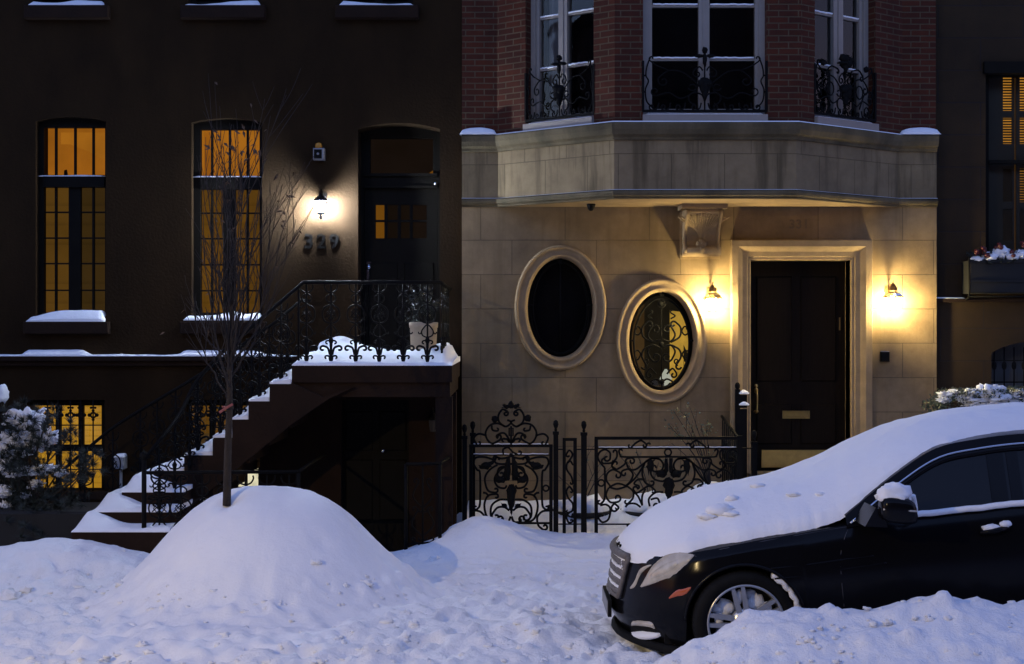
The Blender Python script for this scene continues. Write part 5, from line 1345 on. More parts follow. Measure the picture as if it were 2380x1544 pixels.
# ================================================================== snow-covered ground
def gauss(x,y,cx,cy,sx,sy): return math.exp(-((x-cx)/sx)**2-((y-cy)/sy)**2)
def ground_smooth(x,y):
    h = .06+.010*max(-8,min(8,x))
    if y > -2.4: h += .05*smooth01((y+2.4)/.8)
    if x > -.5: h += .13*smooth01((y+1.55)/.5)               # areaway behind the iron fence
    h += .29*gauss(x,y,-3.75,-3.45,.85,.55)+.10*gauss(x,y,-4.8,-3.6,.9,.6)     # drift at the foot of the stoop
    h += .12*gauss(x,y,-.15,-1.95,.45,.35)+.05*gauss(x,y,-.6,-2.5,.6,.5)
    h += .24*gauss(x,y,-.28,-2.42,.42,.42)
    h -= .75*smooth01((y+2.52)/.16)*smooth01((-.60-x)/.10)*smooth01((x+2.1)/.15)      # sunken areaway at the basement door
    h += .05*gauss(x,y,.9,-2.6,1.2,.4)+.04*gauss(x,y,1.6,-3.6,1.2,.5)
    h -= .07*gauss(x,y,.35,-6.5,.30,.5)                        # scoop in front of the bumper
    h += .08*gauss(x,y,.2,-5.9,.35,.45)
    return h
random.seed(31)
FEET = []
for (xa,ya,xb,yb,n_) in ((-4.6,-5.6,.4,-3.4,11),(-3.6,-7.6,.5,-5.6,10),(.3,-3.2,-.9,-7.4,9),(-.4,-3.0,3.0,-3.3,8),(-4.4,-7.0,-2.6,-6.6,4)):
    L_ = math.hypot(xb-xa,yb-ya); dx_,dy_ = (xb-xa)/L_,(yb-ya)/L_
    for i in range(n_):
        t_ = (i+.5)/n_; s_ = .11 if i%2 else -.11
        FEET.append((xa+(xb-xa)*t_-dy_*s_+random.uniform(-.05,.05), ya+(yb-ya)*t_+dx_*s_+random.uniform(-.05,.05), dx_, dy_, random.uniform(.03,.06)))
def feet(x,y):
    h = 0
    for fx,fy,dx_,dy_,d in FEET:
        ax,ay = x-fx,y-fy
        if abs(ax)>.35 or abs(ay)>.35: continue
        a_ = (ax*dx_+ay*dy_)/.155; b_ = (-ax*dy_+ay*dx_)/.075; r = math.sqrt(a_*a_+b_*b_)
        h += -d*smooth01((1.05-r)/.35) + .4*d*math.exp(-((r-1.35)/.28)**2)
    return h
def ground_rough(x,y):
    a = smooth01((-3.0-y)/1.2)                                   # trampled towards the street
    a = max(a,.22)
    r = .028*fbm(x*1.1,y*1.4,1.5,3)
    n1 = mnoise.noise(Vector((x*5.2,y*5.2,4))); n2 = mnoise.noise(Vector((x*9.5+3,y*9.5,9)))
    r += a*(.046*n1 + .036*n2 + .016*mnoise.noise(Vector((x*19,y*19,2))))
    # foot and shovel dents
    v = mnoise.voronoi(Vector((x*2.6,y*3.1,.5)))[0][0]
    r -= a*.05*smooth01((.34-v)/.3)
    v2 = mnoise.voronoi(Vector((x*6.1+9,y*6.6,2.5)))[0][0]
    r += a*.032*smooth01((.33-v2)/.3)
    if y < -2.8: r += feet(x,y)
    return r
BANK = [(.70,.12),(.98,.26),(1.15,.345),(1.35,.435),(1.65,.475),(1.80,.47),(2.15,.50),(2.45,.545),(2.6,.53),(2.9,.50),(3.4,.50),(5.5,.45),(7,.30)]
def interp(tab,x):
    if x <= tab[0][0]: return tab[0][1]
    for (a,b),(c,d) in zip(tab,tab[1:]):
        if x <= c: return b+(d-b)*(x-a)/(c-a)
    return tab[-1][1]
def mound(x,y):
    dx = (x+1.93)/(.90 if x<-1.93 else .95); dy = (y+4.32)/(.95 if y<-4.32 else .62)
    r = math.sqrt(dx*dx+dy*dy)
    b = .875*math.exp(-r**(3.1+.5*mnoise.noise(Vector((x*.9,y*.9,3))))*.88)*(1+.05*mnoise.noise(Vector((x*1.6,y*1.6,9))))
    b -= .05*gauss(x,y,-2.17,-4.66,.10,.10)
    b += .07*gauss(x,y,-2.1,-6.0,1.1,.7)
    return b-.04
def bank(x,y):
    c = interp(BANK,x)-.035; yc = -7.12
    if y > yc: f = math.exp(-((y-yc)/.16)**2)
    else: f = math.exp(-((y-yc)/1.25)**2)*.75+.25*math.exp(-((y-yc)/.5)**2)
    return c*f*smooth01((x-.35)/.5)*smooth01((7.4-x)/1.0)-.03
def axis(lo,hi,step,far):
    a = []; x = lo
    while x < hi: a.append(x); x += step
    a.append(hi)
    l = []; s_ = step; x = lo
    while x > -far: s_ *= 1.28; x -= s_; l.append(x)
    r_ = []; s_ = step; x = hi
    while x < far: s_ *= 1.28; x += s_; r_.append(x)
    return l[::-1]+a+r_
gx = axis(-4.9,4.6,.026,400); gy = axis(-8.4,-.2,.030,400)
gy = [y for y in gy if y < 1.0]
def heights(x,y):
    if abs(x)>12 or y<-14: return .05
    return ground_smooth(x,y)+ground_rough(x,y)
m = MB(); m.smooth=True
nx,ny = len(gx),len(gy)
vs = [(x,y,heights(x,y)) for y in gy for x in gx]
fs = [(j*nx+i,j*nx+i+1,(j+1)*nx+i+1,(j+1)*nx+i) for j in range(ny-1) for i in range(nx-1)]
m.add(vs,fs)
tag(m.build('ground','snow_ground',origin=(0,0,0)),'trampled snow over the pavement and street','ground',kind='structure')
def heap(name,fn,x0,x1,y0,y1,step,rough,label,matn='snow_ground'):
    m = MB(); m.smooth=True
    nx_ = int((x1-x0)/step)+1; ny_ = int((y1-y0)/step)+1
    vs=[]; keep={}
    for j in range(ny_):
        for i in range(nx_):
            x_ = x0+i*step; y_ = y0+j*step; b = fn(x_,y_)
            gs = ground_smooth(x_,y_); gr = ground_rough(x_,y_); w_ = smooth01(b/.12)
            vs.append((x_,y_,gs+b+gr*(1-w_)+w_*rough(x_,y_,b)))
            keep[(i,j)] = b > -.028
    used={}; V=[]; Fc=[]
    for j in range(ny_-1):
        for i in range(nx_-1):
            if any(keep[q] for q in ((i,j),(i+1,j),(i+1,j+1),(i,j+1))):
                f=[]
                for q in ((i,j),(i+1,j),(i+1,j+1),(i,j+1)):
                    if q not in used: used[q]=len(V); V.append(vs[q[1]*nx_+q[0]])
                    f.append(used[q])
                Fc.append(tuple(f))
    m.add(V,Fc)
    return tag(m.build(name,matn),label,'snow pile')
def mr(x,y,b):
    r = .020*fbm(x*2.2,y*2.2,3,4)+.006*mnoise.noise(Vector((x*14,y*14,6)))
    r -= .03*smooth01((.25-mnoise.voronoi(Vector((x*2.1,y*2.4,4.5)))[0][0])/.25)
    rim = abs(b-.30); 
    r += .055*max(0,mnoise.noise(Vector((x*8,y*8,2))))*smooth01((.45-b)/.3)+.02*mnoise.noise(Vector((x*17,y*17,2)))*smooth01((.45-b)/.3)
    r += .02*mnoise.noise(Vector((x*6,y*6,8)))*gauss(x,y,-2.35,-4.7,.25,.3)
    return r
heap('snow_mound',mound,-4.6,.9,-8.2,-2.9,.03,mr,'tall smooth mound of snow around the bare young tree','snow')
def brf(x,y,b):
    r = .02*fbm(x*2.0,y*2.0,3,4)
    n = mnoise.noise(Vector((x*6.3,y*7.1,5)))
    r += .05*max(0,n-.05)-.03*max(0,-n-.15)
    v = mnoise.voronoi(Vector((x*4.6,y*5.4,1.5)))[0][0]
    r += .045*smooth01((.36-v)/.28)*smooth01((-6.95-y)/.15)
    r += .02*mnoise.noise(Vector((x*15,y*15,1)))
    return r
heap('snow_bank',bank,.3,7.5,-10.2,-6.6,.027,brf,'long lumpy ridge of ploughed snow along the near side of the black car')
# lumps of snow scattered on the trampled snow
def top(x,y): return max(heights(x,y), ground_smooth(x,y)+max(mound(x,y),bank(x,y)))
random.seed(21)
G4 = 'lumps of snow on the trampled snow'
big = [(18,1392,.075),(60,1372,.04),(735,1310,.035),(1555,1262,0),(850,1360,.04),(1010,1300,.035),(960,1455,.035),(1380,1345,.03),(520,1480,.035),(330,1500,.03),(280,1360,.03),(1250,1420,.032),(1320,1505,.035)]
def ground_hit(u,v):
    # walk along the view ray until it meets the snow
    dx,dz = (u-CX)/FPX,-(v-CY)/FPX
    t = 4.0
    while t < 15:
        x_,y_,z_ = dx*t,CAMY+t,CAMZ+dz*t
        if z_ <= top(x_,y_): return x_,y_,z_
        t += .02
    return None
for u,v,r_ in big:
    if not r_: continue
    h_ = ground_hit(u,v)
    if not h_: continue
    m = MB(); m.blob((h_[0],h_[1],h_[2]+r_*.1),r_*1.3,r_,r_*.8,16,11,.75,2.0,u*.37)
    tag(m.build('snow_lump','snow_ground'),'rounded lump of shovelled snow lying on the trampled snow','snow lump',G4)
m = MB()
for k in range(700):
    u = random.uniform(-60,2440); v = random.uniform(1330,1560) if random.random()<.75 else random.uniform(1270,1560)
    h_ = ground_hit(u,v)
    if not h_ or (h_[0]>.62 and -7.0<h_[1]<-4.7): continue
    if mound(h_[0],h_[1])>.25 and random.random()<.985: continue
    r_ = random.choice((.006,.008,.010,.012,.016,.022))*random.uniform(.8,1.25)
    m.blob((h_[0],h_[1],h_[2]-r_*.1),r_*random.uniform(1,1.7),r_,r_*.8,9,7,.8,2.5,k*.7)
tag(m.build('snow_crumbs','snow_ground',origin=(0,-6,0)),'small crumbs of snow strewn over the trampled snow','snow crumbs',kind='stuff')
# opposite side of the street, seen only in reflections, shading the low sky as such a row does
G5 = 'row of dark brick townhouses across the street'
random.seed(4)
proto=None
xo=-76.
widths=[6.2,5.6,6.8,6.0]
k=0
while xo < 62:
    w_=widths[k%4]; hh=random.choice((13.2,14.0,14.6,13.6))+(9 if xo<-30 else 0)  # extra height at the far left added to darken bay pane reflections
    ob = empty('townhouse',(xo+w_/2,-27,0),'dark brick townhouse in the row across the street, behind the viewer','house',G5)
    m = MB(); m.box(xo,xo+w_-.01,-36,-27,-.3,hh); m.build('wall','opposite',ob)
    m = MB(); m.box(xo,xo+w_-.01,-27,-26.6,hh-.5,hh+.1); m.build('cornice','brownstone_dark',ob)
    for fl in range(4):
        for j in range(2):
            m = MB(); xa=xo+.9+j*(w_-2.9); m.box(xa,xa+1.05,-27.0,-26.97,1.2+fl*3.2,3.2+fl*3.2); m.build('window','black_wood',ob)
    xo+=w_; k+=1
# ================================================================== parked black saloon car under snow
YC = -5.87
car = empty('car',(2.8,YC,0),'black saloon car parked at the kerb, thickly covered in snow','car')
WT = [(.654,.0),(.665,.14),(.70,.30),(.75,.44),(.80,.54),(.86,.635),(.95,.74),(1.10,.845),(1.3,.903),(1.6,.925),(2.2,.93),(4.5,.93),(5.0,.90),(5.35,.80),(5.48,.60),(5.52,.0)]
ZT = [(.654,.665),(.80,.675),(.95,.70),(1.11,.745),(1.5,.826),(1.935,.902),(2.45,.983),(3.1,1.055),(4.2,1.10),(5.0,1.06),(5.52,.98)]
def cint(tab,x):   # smooth interpolation
    if x<=tab[0][0]: return tab[0][1]
    for i,((a,b),(c,d)) in enumerate(zip(tab,tab[1:])):
        if x<=c:
            t=(x-a)/(c-a); m0=(d-b); m1=(d-b)
            if i>0: m0=.5*((d-b)+(b-tab[i-1][1])*(c-a)/max(1e-6,a-tab[i-1][0]))
            if i+2<len(tab): m1=.5*((d-b)+(tab[i+2][1]-d)*(c-a)/(tab[i+2][0]-c))
            return b*(2*t**3-3*t*t+1)+m0*(t**3-2*t*t+t)+d*(-2*t**3+3*t*t)+m1*(t**3-t*t)
    return tab[-1][1]
HX,HZ,RA = 1.421,.33,.356
HX2 = HX+2.87
def zbot(x):
    z = .16
    if x < .9: z = .125+.035*smooth01((x-.654)/.25)
    for hx in (HX,HX2):
        if abs(x-hx) < RA: z = max(z, HZ+math.sqrt(RA*RA-(x-hx)**2))
    return z
def lean(z): return .13*max(0,z-.30)+.5*max(0,.27-z)
def fall(x): return max(0,1-max(0,x-.654)/.7)
FZ = [(0,.915),(.12,.955),(.40,1.0),(.62,.997),(.80,.982),(.93,.955),(1.0,.915)]
def fz(zr): return interp(FZ,max(0,min(1,zr)))
def halfw(x,z):
    # inverse of the lean: surface point at world x,z
    xc = x-lean(z)*fall(x)
    zt = interp(ZT,xc); zr = (z-.14)/(zt-.14)
    return max(0,interp(WT,xc))*fz(zr) if xc>=.654 else -1
def bodypt(xc,z,side=-1):
    zt = interp(ZT,xc); zr = (z-.14)/(zt-.14)
    return (xc+lean(z)*fall(xc), YC+side*max(0,cint(WT,xc) if xc>.66 else interp(WT,xc))*fz(zr), z)
xs = [.654,.656,.66,.668,.68,.70,.725,.75,.775,.80,.83,.86,.90,.94,.98,1.02]
x_=1.05
while x_<HX+RA+.03: xs.append(x_); x_+=.018
while x_<HX2-RA-.03: xs.append(x_); x_+=.08
while x_<HX2+RA+.03: xs.append(x_); x_+=.02
xs += [4.8,4.9,5.0,5.1,5.2,5.3,5.38,5.44,5.48,5.505,5.52]
xs = sorted(set(round(q,4) for q in xs))
NS = 16; m = MB(); m.smooth=True
for side in (-1,1):
    vs=[]; 
    for xc in xs:
        zb,zt = zbot(xc),interp(ZT,xc)
        for j in range(NS): vs.append(bodypt(xc,zb+(zt-zb)*j/(NS-1),side))
    fs=[]
    for i in range(len(xs)-1):
        for j in range(NS-1):
            q=(i*NS+j,(i+1)*NS+j,(i+1)*NS+j+1,i*NS+j+1); fs.append(q if side<0 else q[::-1])
    m.add(vs,fs)
# bonnet and boot lid from shoulder to shoulder
def deck(xa,xb,crown):
    cx_=[q for q in xs if xa<=q<=xb]; nn=15; vs=[]; fs=[]
    for xc in cx_:
        p = bodypt(xc,interp(ZT,xc),-1); h = YC-p[1]
        for k in range(nn):
            s_=-1+2*k/(nn-1); vs.append((p[0], YC+s_*h, p[2]+crown*min(1,h/.5)*(1-abs(s_)**2.2)))
    for i in range(len(cx_)-1):
        for k in range(nn-1): fs.append((i*nn+k,(i+1)*nn+k,(i+1)*nn+k+1,i*nn+k+1)[::-1])
    m.add(vs,fs)
deck(.654,2.2,.075); deck(2.2,5.52,.03)
body = m.build('body','paint',car)
# underside block so nothing shows through
m = MB(); m.box(.95,HX-RA-.01,YC-.70,YC+.70,.16,.62); m.box(HX+RA+.01,HX2-RA-.01,YC-.86,YC+.86,.17,.80); m.box(HX-RA-.01,HX+RA+.01,YC-.62,YC+.62,.17,.70); m.box(HX2-RA-.01,HX2+RA+.01,YC-.6,YC+.6,.17,.8); m.build('floor_pan','rubber',car)
# cabin
RAIL = [(2.03,.915),(2.345,1.151),(2.63,1.322),(2.893,1.381),(3.19,1.415),(3.7,1.42),(4.3,1.335),(4.72,1.18),(4.95,1.09)]
ROOF = [(1.98,1.0),(2.05,1.06),(2.34,1.225),(2.63,1.37),(2.92,1.455),(3.21,1.50),(3.6,1.515),(4.0,1.49),(4.5,1.37),(4.9,1.18),(5.05,1.09)]
cxs = [2.04+i*(4.94-2.04)/44 for i in range(45)]
def railw(x,z): return max(.55,.875-max(0,z-interp(ZT,x))*.42)
m = MB(); m.smooth=True; gl = MB(); gl.smooth=True
for side in (-1,1):
    a=[];b=[];c=[]
    for x_ in cxs:
        zt=interp(ZT,x_)-.01; zr_=cint(RAIL,x_); zr_=max(zr_,zt+.003); wr=railw(x_,zr_)
        a.append((x_,YC+side*.872,zt)); b.append((x_,YC+side*wr,zr_)); c.append((x_,YC+side*(wr-.045),zr_+.052))
    k=len(cxs)
    gl.add(a+b,[(i,i+1,k+i+1,k+i) if side<0 else (k+i,k+i+1,i+1,i) for i in range(k-1)])
    m.add(b+c,[(i,i+1,k+i+1,k+i) if side<0 else (k+i,k+i+1,i+1,i) for i in range(k-1)])
nn=13; vs=[];fs=[]
for x_ in cxs:
    zr_=max(cint(RAIL,x_),interp(ZT,x_)-.007); wr=railw(x_,zr_)-.045; zc=max(cint(ROOF,x_),zr_+.055)
    for q in range(nn):
        s_=-1+2*q/(nn-1); vs.append((x_,YC+s_*wr,zr_+.052+(zc-zr_-.052)*(1-abs(s_)**2.4)))
for i in range(len(cxs)-1):
    for q in range(nn-1): fs.append((i*nn+q,i*nn+q+1,(i+1)*nn+q+1,(i+1)*nn+q))
m.add(vs,[f[::-1] for f in fs]); m.build('roof','paint',car)
gl.build('side_window','car_glass',car)
def onside(u,v,y): return P(u,v,y)
# window frame, pillar, chrome strip
m = MB()
def sidept(x,z,off=.004):   # on the leaning side glass, near side
    zt=interp(ZT,x)-.01; zr_=max(cint(RAIL,x),zt+.003); wr=railw(x,zr_); t=(z-zt)/max(.01,zr_-zt)
    return (x, YC-(.872+(wr-.872)*t)-off, z)
for x0,x1 in ((2.93,3.03),(3.05,3.12)):
    n_=8; A=[sidept(x0,interp(ZT,x0)+(cint(RAIL,x0)-interp(ZT,x0))*i/n_) for i in range(n_+1)]; B=[sidept(x1,interp(ZT,x1)+(cint(RAIL,x1)-interp(ZT,x1))*i/n_) for i in range(n_+1)]
    m.add(A+B,[(i,n_+1+i,n_+2+i,i+1) for i in range(n_)])
fp=[sidept(x,cint(RAIL,x)-.028,.006) for x in [2.16+i*.05 for i in range(52)]]; m.tube(fp,.016,6)
m.tube([sidept(2.36,1.0,.008),sidept(2.36,1.14,.008)],.01,6)
m.build('window_frame','paint',car)
m = MB()
tr=[sidept(x,cint(RAIL,x)-.002,.008) for x in [2.06+i*.045 for i in range(60)]]
m.tube(tr,.0075,6); m.build('chrome_strip','chrome',car)
# ---- features located on the near flank
def proj(u,v):
    dx,dz=(u-CX)/FPX,-(v-CY)/FPX; t=7.6
    while t<9.6:
        x_,y_,z_=dx*t,CAMY+t,CAMZ+dz*t
        if YC-y_ <= halfw(x_,z_): return Vector((x_,y_,z_))
        t+=.004
    return None
def nrm(p):
    e_=.01
    g=lambda x,y,z:(YC-y)-halfw(x,z)
    n=Vector((g(p.x+e_,p.y,p.z)-g(p.x-e_,p.y,p.z),g(p.x,p.y+e_,p.z)-g(p.x,p.y-e_,p.z),g(p.x,p.y,p.z+e_)-g(p.x,p.y,p.z-e_)))
    return n.normalized() if n.length>0 else Vector((0,-1,0))
def zc_(a,b): return ((2400+a/2.767)/1.7217,(2100+b/2.767)/1.7217)
def patch(top,bot,mname,name,parent,off=.007,nu=16,nv=7,bulge=.0,conv=zc_):
    T=[conv(*q) for q in catmull(top,6)]; B=[conv(*q) for q in catmull(bot,6)]
    def at(path,s):
        k=s*(len(path)-1); i=min(int(k),len(path)-2); f=k-i
        return tuple(a+(b-a)*f for a,b in zip(path[i],path[i+1]))
    mb=MB(); grid=[]
    last=None
    for j in range(nv):
        row=[]
        for i in range(nu):
            a=at(T,i/(nu-1)); b=at(B,i/(nu-1)); t=j/(nv-1)
            u,v=a[0]+(b[0]-a[0])*t,a[1]+(b[1]-a[1])*t
            p=proj(u,v)
            if p is None: p=last.copy() if last else Vector((1,-6.7,.5))
            last=p
            edge=(i in (0,nu-1)) or (j in (0,nv-1))
            n_=nrm(p)
            bl=bulge*math.sin(PI*i/(nu-1))*math.sin(PI*t)
            row.append(p+n_*((-.004 if edge else off)+bl))
        grid.append(row)
    mb.grid(lambda a,b: tuple(grid[round(b*(nv-1))][round(a*(nu-1))]),nu,nv,flip=True)
    return mb.build(name,mname,parent)
hl = patch([(450,690),(470,640),(560,470),(690,350),(880,303),(960,308),(1050,335)],[(452,696),(560,665),(700,625),(820,580),(900,520),(970,440),(1048,340)],'lamp_lens','headlight',car,.008,22,9,.006)
patch([(560,560),(640,470),(760,400),(900,370)],[(560,620),(660,600),(760,560),(900,440)],'lamp_lens','reflector',hl,.0135,12,6,.003)
patch([(330,708),(400,600),(455,478),(570,438)],[(335,714),(392,688),(460,540),(575,445)],'lamp_lens','headlight',car,.008,14,6,.004)
patch([(755,815),(850,712),(940,690),(1020,682)],[(757,822),(850,812),(950,785),(1018,700)],'orange_lens','side_marker',car,.008,14,6,.002)
fog = patch([(335,1052),(420,1050),(560,1062),(610,1100),(655,1160)],[(330,1250),(400,1262),(540,1268),(650,1250),(692,1225)],'rubber','fog_lamp_recess',car,.004,16,9)
patch([(350,1060),(450,1058),(560,1070),(605,1110)],[(350,1130),(400,1120),(560,1135),(620,1160)],'lamp_lens','fog_lamp',fog,.012,14,5,.004)
pc = patch([(340,1185),(450,1170),(560,1180),(670,1195)],[(335,1255),(420,1258),(560,1262),(685,1232)],'snow','snow_on_bumper',car,.02,16,6,.02)
bpy.data.objects.remove(pc) if False else None
# grille: bars across the nose, dusted with snow
def nosept(w,z,out=.012):
    aw=abs(w); lo,hi=.654,1.2
    for _ in range(30):
        mid=(lo+hi)/2
        if interp(WT,mid)<aw: lo=mid
        else: hi=mid
    return (lo+lean(z)*fall(lo)-out, YC+w, z)
ws=[-.37+.74*i/24 for i in range(25)]
g=MB()
for z_ in (.40,.463,.526,.589): 
    for dz_ in (0,.014): g.tube([nosept(w*(.80+.20*(z_-.38)/.26),z_+dz_,.014) for w in ws],.012,6)
go=g.build('grille','grille_bar',car)
g=MB(); g.tube([nosept(w,.648,.016) for w in ws],.026,8); g.tube([nosept(w*.80,.375,.014) for w in ws],.016,6)
for s_ in (-1,1): g.tube([nosept(s_*(.296+.074*(z_-.375)/.273),z_,.014) for z_ in [.375+.273*i/6 for i in range(7)]],.018,6)
g.build('grille_surround','grille_bar',go)
g=MB()
for z_ in (.43,.493,.556,.618): g.tube([nosept(w*(.80+.20*(z_-.38)/.26),z_+.012*mnoise.noise(Vector((w*20,z_*9,2))),.004) for w in ws],.013,6)
g.build('radiator_snow','snow',go)
m=MB(); m.box(.628,.652,YC-.26,YC+.26,.235,.345); pl_=m.build('plate_holder','rubber',car)
m=MB(); m.box(.624,.6279,YC-.25,YC+.25,.245,.335); m.build('number_plate','siren_white',pl_)
m=MB(); lip=[bodypt(x_,.13,-1) for x_ in (.655,.67,.70,.75,.80,.86,.94,1.02,1.06)]
m.tube([(p[0]-.03,p[1]-.02,p[2]) for p in [(q[0],2*YC-q[1],q[2]) for q in lip[::-1]]+lip],.028,8,flat=1.0); m.build('bumper_lip','rubber',car)
# shut lines and creases
def line(pts,r=.0028,off=.001):
    out=[]
    for u,v in catmull(pts,8):
        p=proj(u,v)
        if p: out.append(p+nrm(p)*off)
    return out
m=MB()
for pts in ([(1969,1232),(1955,1275),(1953,1317),(1957,1370),(1961,1410)],[(1612,1290),(1700,1272),(1820,1250),(1931,1231),(1975,1224)],[(1612,1290),(1650,1322),(1662,1332)],[(2374,1200),(2375,1280),(2377,1370)]):
    q=line(pts)
    if len(q)>2: m.tube(q,.003,5)
m.build('shut_line','edge_highlight',car)  # light catching the panel edges is painted on as pale strips
m=MB()
for pts in ([(1800,1345),(1880,1338),(1950,1325),(2060,1308)],[(1790,1322),(1880,1312),(1950,1302),(2030,1292)]):
    q=line(pts,off=.0)
    if len(q)>2: m.tube(q,.006,8)
m.build('body_crease','paint',car)
# frost dusted along the shoulder
def dust(u0,u1,tv,bv,name):
    T=[(u,tv(u)) for u in [u0+(u1-u0)*i/29 for i in range(30)]]
    mb=MB(); rows=[]
    nv=8
    for j in range(nv):
        row=[]
        for u,v0 in T:
            v=v0+(bv(u)-v0)*j/(nv-1); p=proj(u,v)
            if p is None: p=row[-1] if row else Vector((1,-6.8,.8))
            row.append(p+nrm(p)*.0022)
        rows.append(row)
    mb.grid(lambda a,b: tuple(rows[round(b*(nv-1))][round(a*29)]),30,nv,flip=True); return mb.build(name,'frost_film',car)
# mirror
yM=-7.0; cx_,cz_=X(2085,yM),Z(1185,yM)
m=MB(); m.smooth=True
def sup(a,b):
    th=PI*b; ph=2*PI*a
    s=lambda v,e: math.copysign(abs(v)**e,v)
    dx_=s(math.sin(th),.55)*s(math.cos(ph),.5); dy_=s(math.sin(th),.55)*s(math.sin(ph),.6); dz2=s(math.cos(th),.55)
    return (cx_+.108*dx_*(1-.10*dz2)-.004*dz2, yM+.085*dy_, cz_+.078*dz2-.01*dx_)
m.grid(sup,28,14); mo=m.build('mirror','paint',car)
m=MB(); m.prism([(X(2010,yM),Z(1224,yM)),(X(2062,yM),Z(1226,yM)),(X(2055,yM),Z(1190,yM)),(X(2035,yM),Z(1180,yM))],-7.0,-6.74); m.build('mirror_arm','paint',mo)
m=MB(); m.tube([(cx_-.10,yM-.06,cz_+.01),(cx_+.09,yM-.085,cz_+.002)],.006,6); m.build('indicator','lamp_lens',mo)
# door handle
yH=-6.81; m=MB(); ha=proj(2275,1238); hb=proj(2342,1226)
m.tube([ha+Vector((0,-.01,0)),(ha+hb)/2+Vector((0,-.035,.0)),hb+Vector((0,-.01,0))],.017,8); m.build('door_handle','paint',car)
# wheels
def wheel(hx,y,near):
    w=empty('wheel_parts',(hx,y,HZ),None,None); 
    return w
def wheel_mesh(hx,yface,sgn):
    """yface = outer face; sgn +1 means the car is at larger y"""
    y=lambda d: yface+sgn*d
    def ring(prof,n=56):
        vs=[];fs=[]
        for r_,d in prof:
            for k in range(n): a=2*PI*k/n; vs.append((hx+r_*math.cos(a),y(d),HZ+r_*math.sin(a)))
        for i in range(len(prof)-1):
            for k in range(n): fs.append((i*n+k,i*n+(k+1)%n,(i+1)*n+(k+1)%n,(i+1)*n+k))
        return vs,fs
    t=MB(); t.smooth=True; t.add(*ring([(.236,.02),(.245,.006),(.27,.0),(.298,.006),(.312,.03),(.316,.05),(.316,.2),(.30,.225),(.236,.22)]))
    t.smooth=False
    for k in range(60):
        a=2*PI*k/60; c,s_=math.cos(a),math.sin(a)
        t.tube([(hx+.3165*c,y(.035),HZ+.3165*s_),(hx+.3165*c,y(.20),HZ+.3165*s_)],.003,4)
    tyre=t.build('wheel','rubber',car)
    r=MB(); r.smooth=True; r.add(*ring([(.240,.018),(.236,.004),(.226,.006),(.222,.02),(.215,.12),(.215,.2)]))
    r.smooth=False
    for k in range(5):
        a0=math.radians(103+72*k)
        for s2 in (-1,1):
            o=a0+s2*.135; i_=a0+s2*.30
            p=[(hx+.228*math.cos(o),HZ+.228*math.sin(o)),(hx+.075*math.cos(i_),HZ+.075*math.sin(i_))]
            dx_,dz_=p[1][0]-p[0][0],p[1][1]-p[0][1]; L=math.hypot(dx_,dz_); nx_,nz_=-dz_/L*.0115,dx_/L*.0115
            vs=[(p[0][0]+nx_,y(.012),p[0][1]+nz_),(p[0][0]-nx_,y(.012),p[0][1]-nz_),(p[1][0]-nx_*1.5,y(.022),p[1][1]-nz_*1.5),(p[1][0]+nx_*1.5,y(.022),p[1][1]+nz_*1.5)]
            vs+=[(a,b+sgn*.03,c) for a,b,c in vs]; r.add(vs,[(0,1,2,3),(0,4,5,1),(1,5,6,2),(2,6,7,3),(3,7,4,0)])
    r.smooth=True; r.add(*ring([(.0,.016),(.03,.016),(.04,.022),(.085,.024),(.09,.06)],40))
    for k in range(5):
        a=math.radians(103+36+72*k); r.blob((hx+.06*math.cos(a),y(.022),HZ+.06*math.sin(a)),.009,.006,.009,8,6)
    r.build('rim','alloy',tyre)
    b=MB(); b.add(*ring([(.0,.11),(.215,.11)],30)); b.build('brake_disc','rubber',tyre)
    q=MB()
    for k in range(5):
        a=math.radians(103+36+72*k)
        q.blob((hx+.15*math.cos(a),y(.085),HZ+.15*math.sin(a)-.02),.062,.03,.055,12,8,.5,2.6,k*3.1)
        q.blob((hx+.19*math.cos(a+.2),y(.09),HZ+.19*math.sin(a+.2)-.02),.04,.025,.03,10,7,.5,2.6,k*1.3)
    for k in range(5):
        a=math.radians(103+72*k); q.blob((hx+.16*math.cos(a),y(.055),HZ+.16*math.sin(a)),.028,.016,.045,10,7,.3,2,k)
    q.build('packed_snow','snow',tyre)
wheel_mesh(HX,-6.785,1); wheel_mesh(HX2,-6.785,1); wheel_mesh(HX,YC+.915,-1); wheel_mesh(HX2,YC+.915,-1)
m=MB()
for hx in (HX,HX2):
    n_=30; A=[];B=[];
    for k in range(n_+1):
        a=-.15+(PI+.3)*k/n_; A.append((hx+RA*math.cos(a),YC-halfw(hx+RA*math.cos(a),HZ+RA*math.sin(a))+.004,HZ+RA*math.sin(a))); B.append((hx+(RA+.01)*math.cos(a),YC-.55,HZ+(RA+.01)*math.sin(a)))
    m.add(A+B,[(k,k+1,n_+2+k,n_+1+k) for k in range(n_)])
m.build('wheel_well','rubber',car)
m=MB()
for hx in (HX,):
    pts=[]
    for k in range(33):
        a=PI*k/32; xx,zz=hx+RA*math.cos(a),HZ+RA*math.sin(a); pts.append((xx,YC-halfw(xx,zz)-.004,zz))
    m.tube(pts,.011,6)
m.build('arch_lip','paint',car)
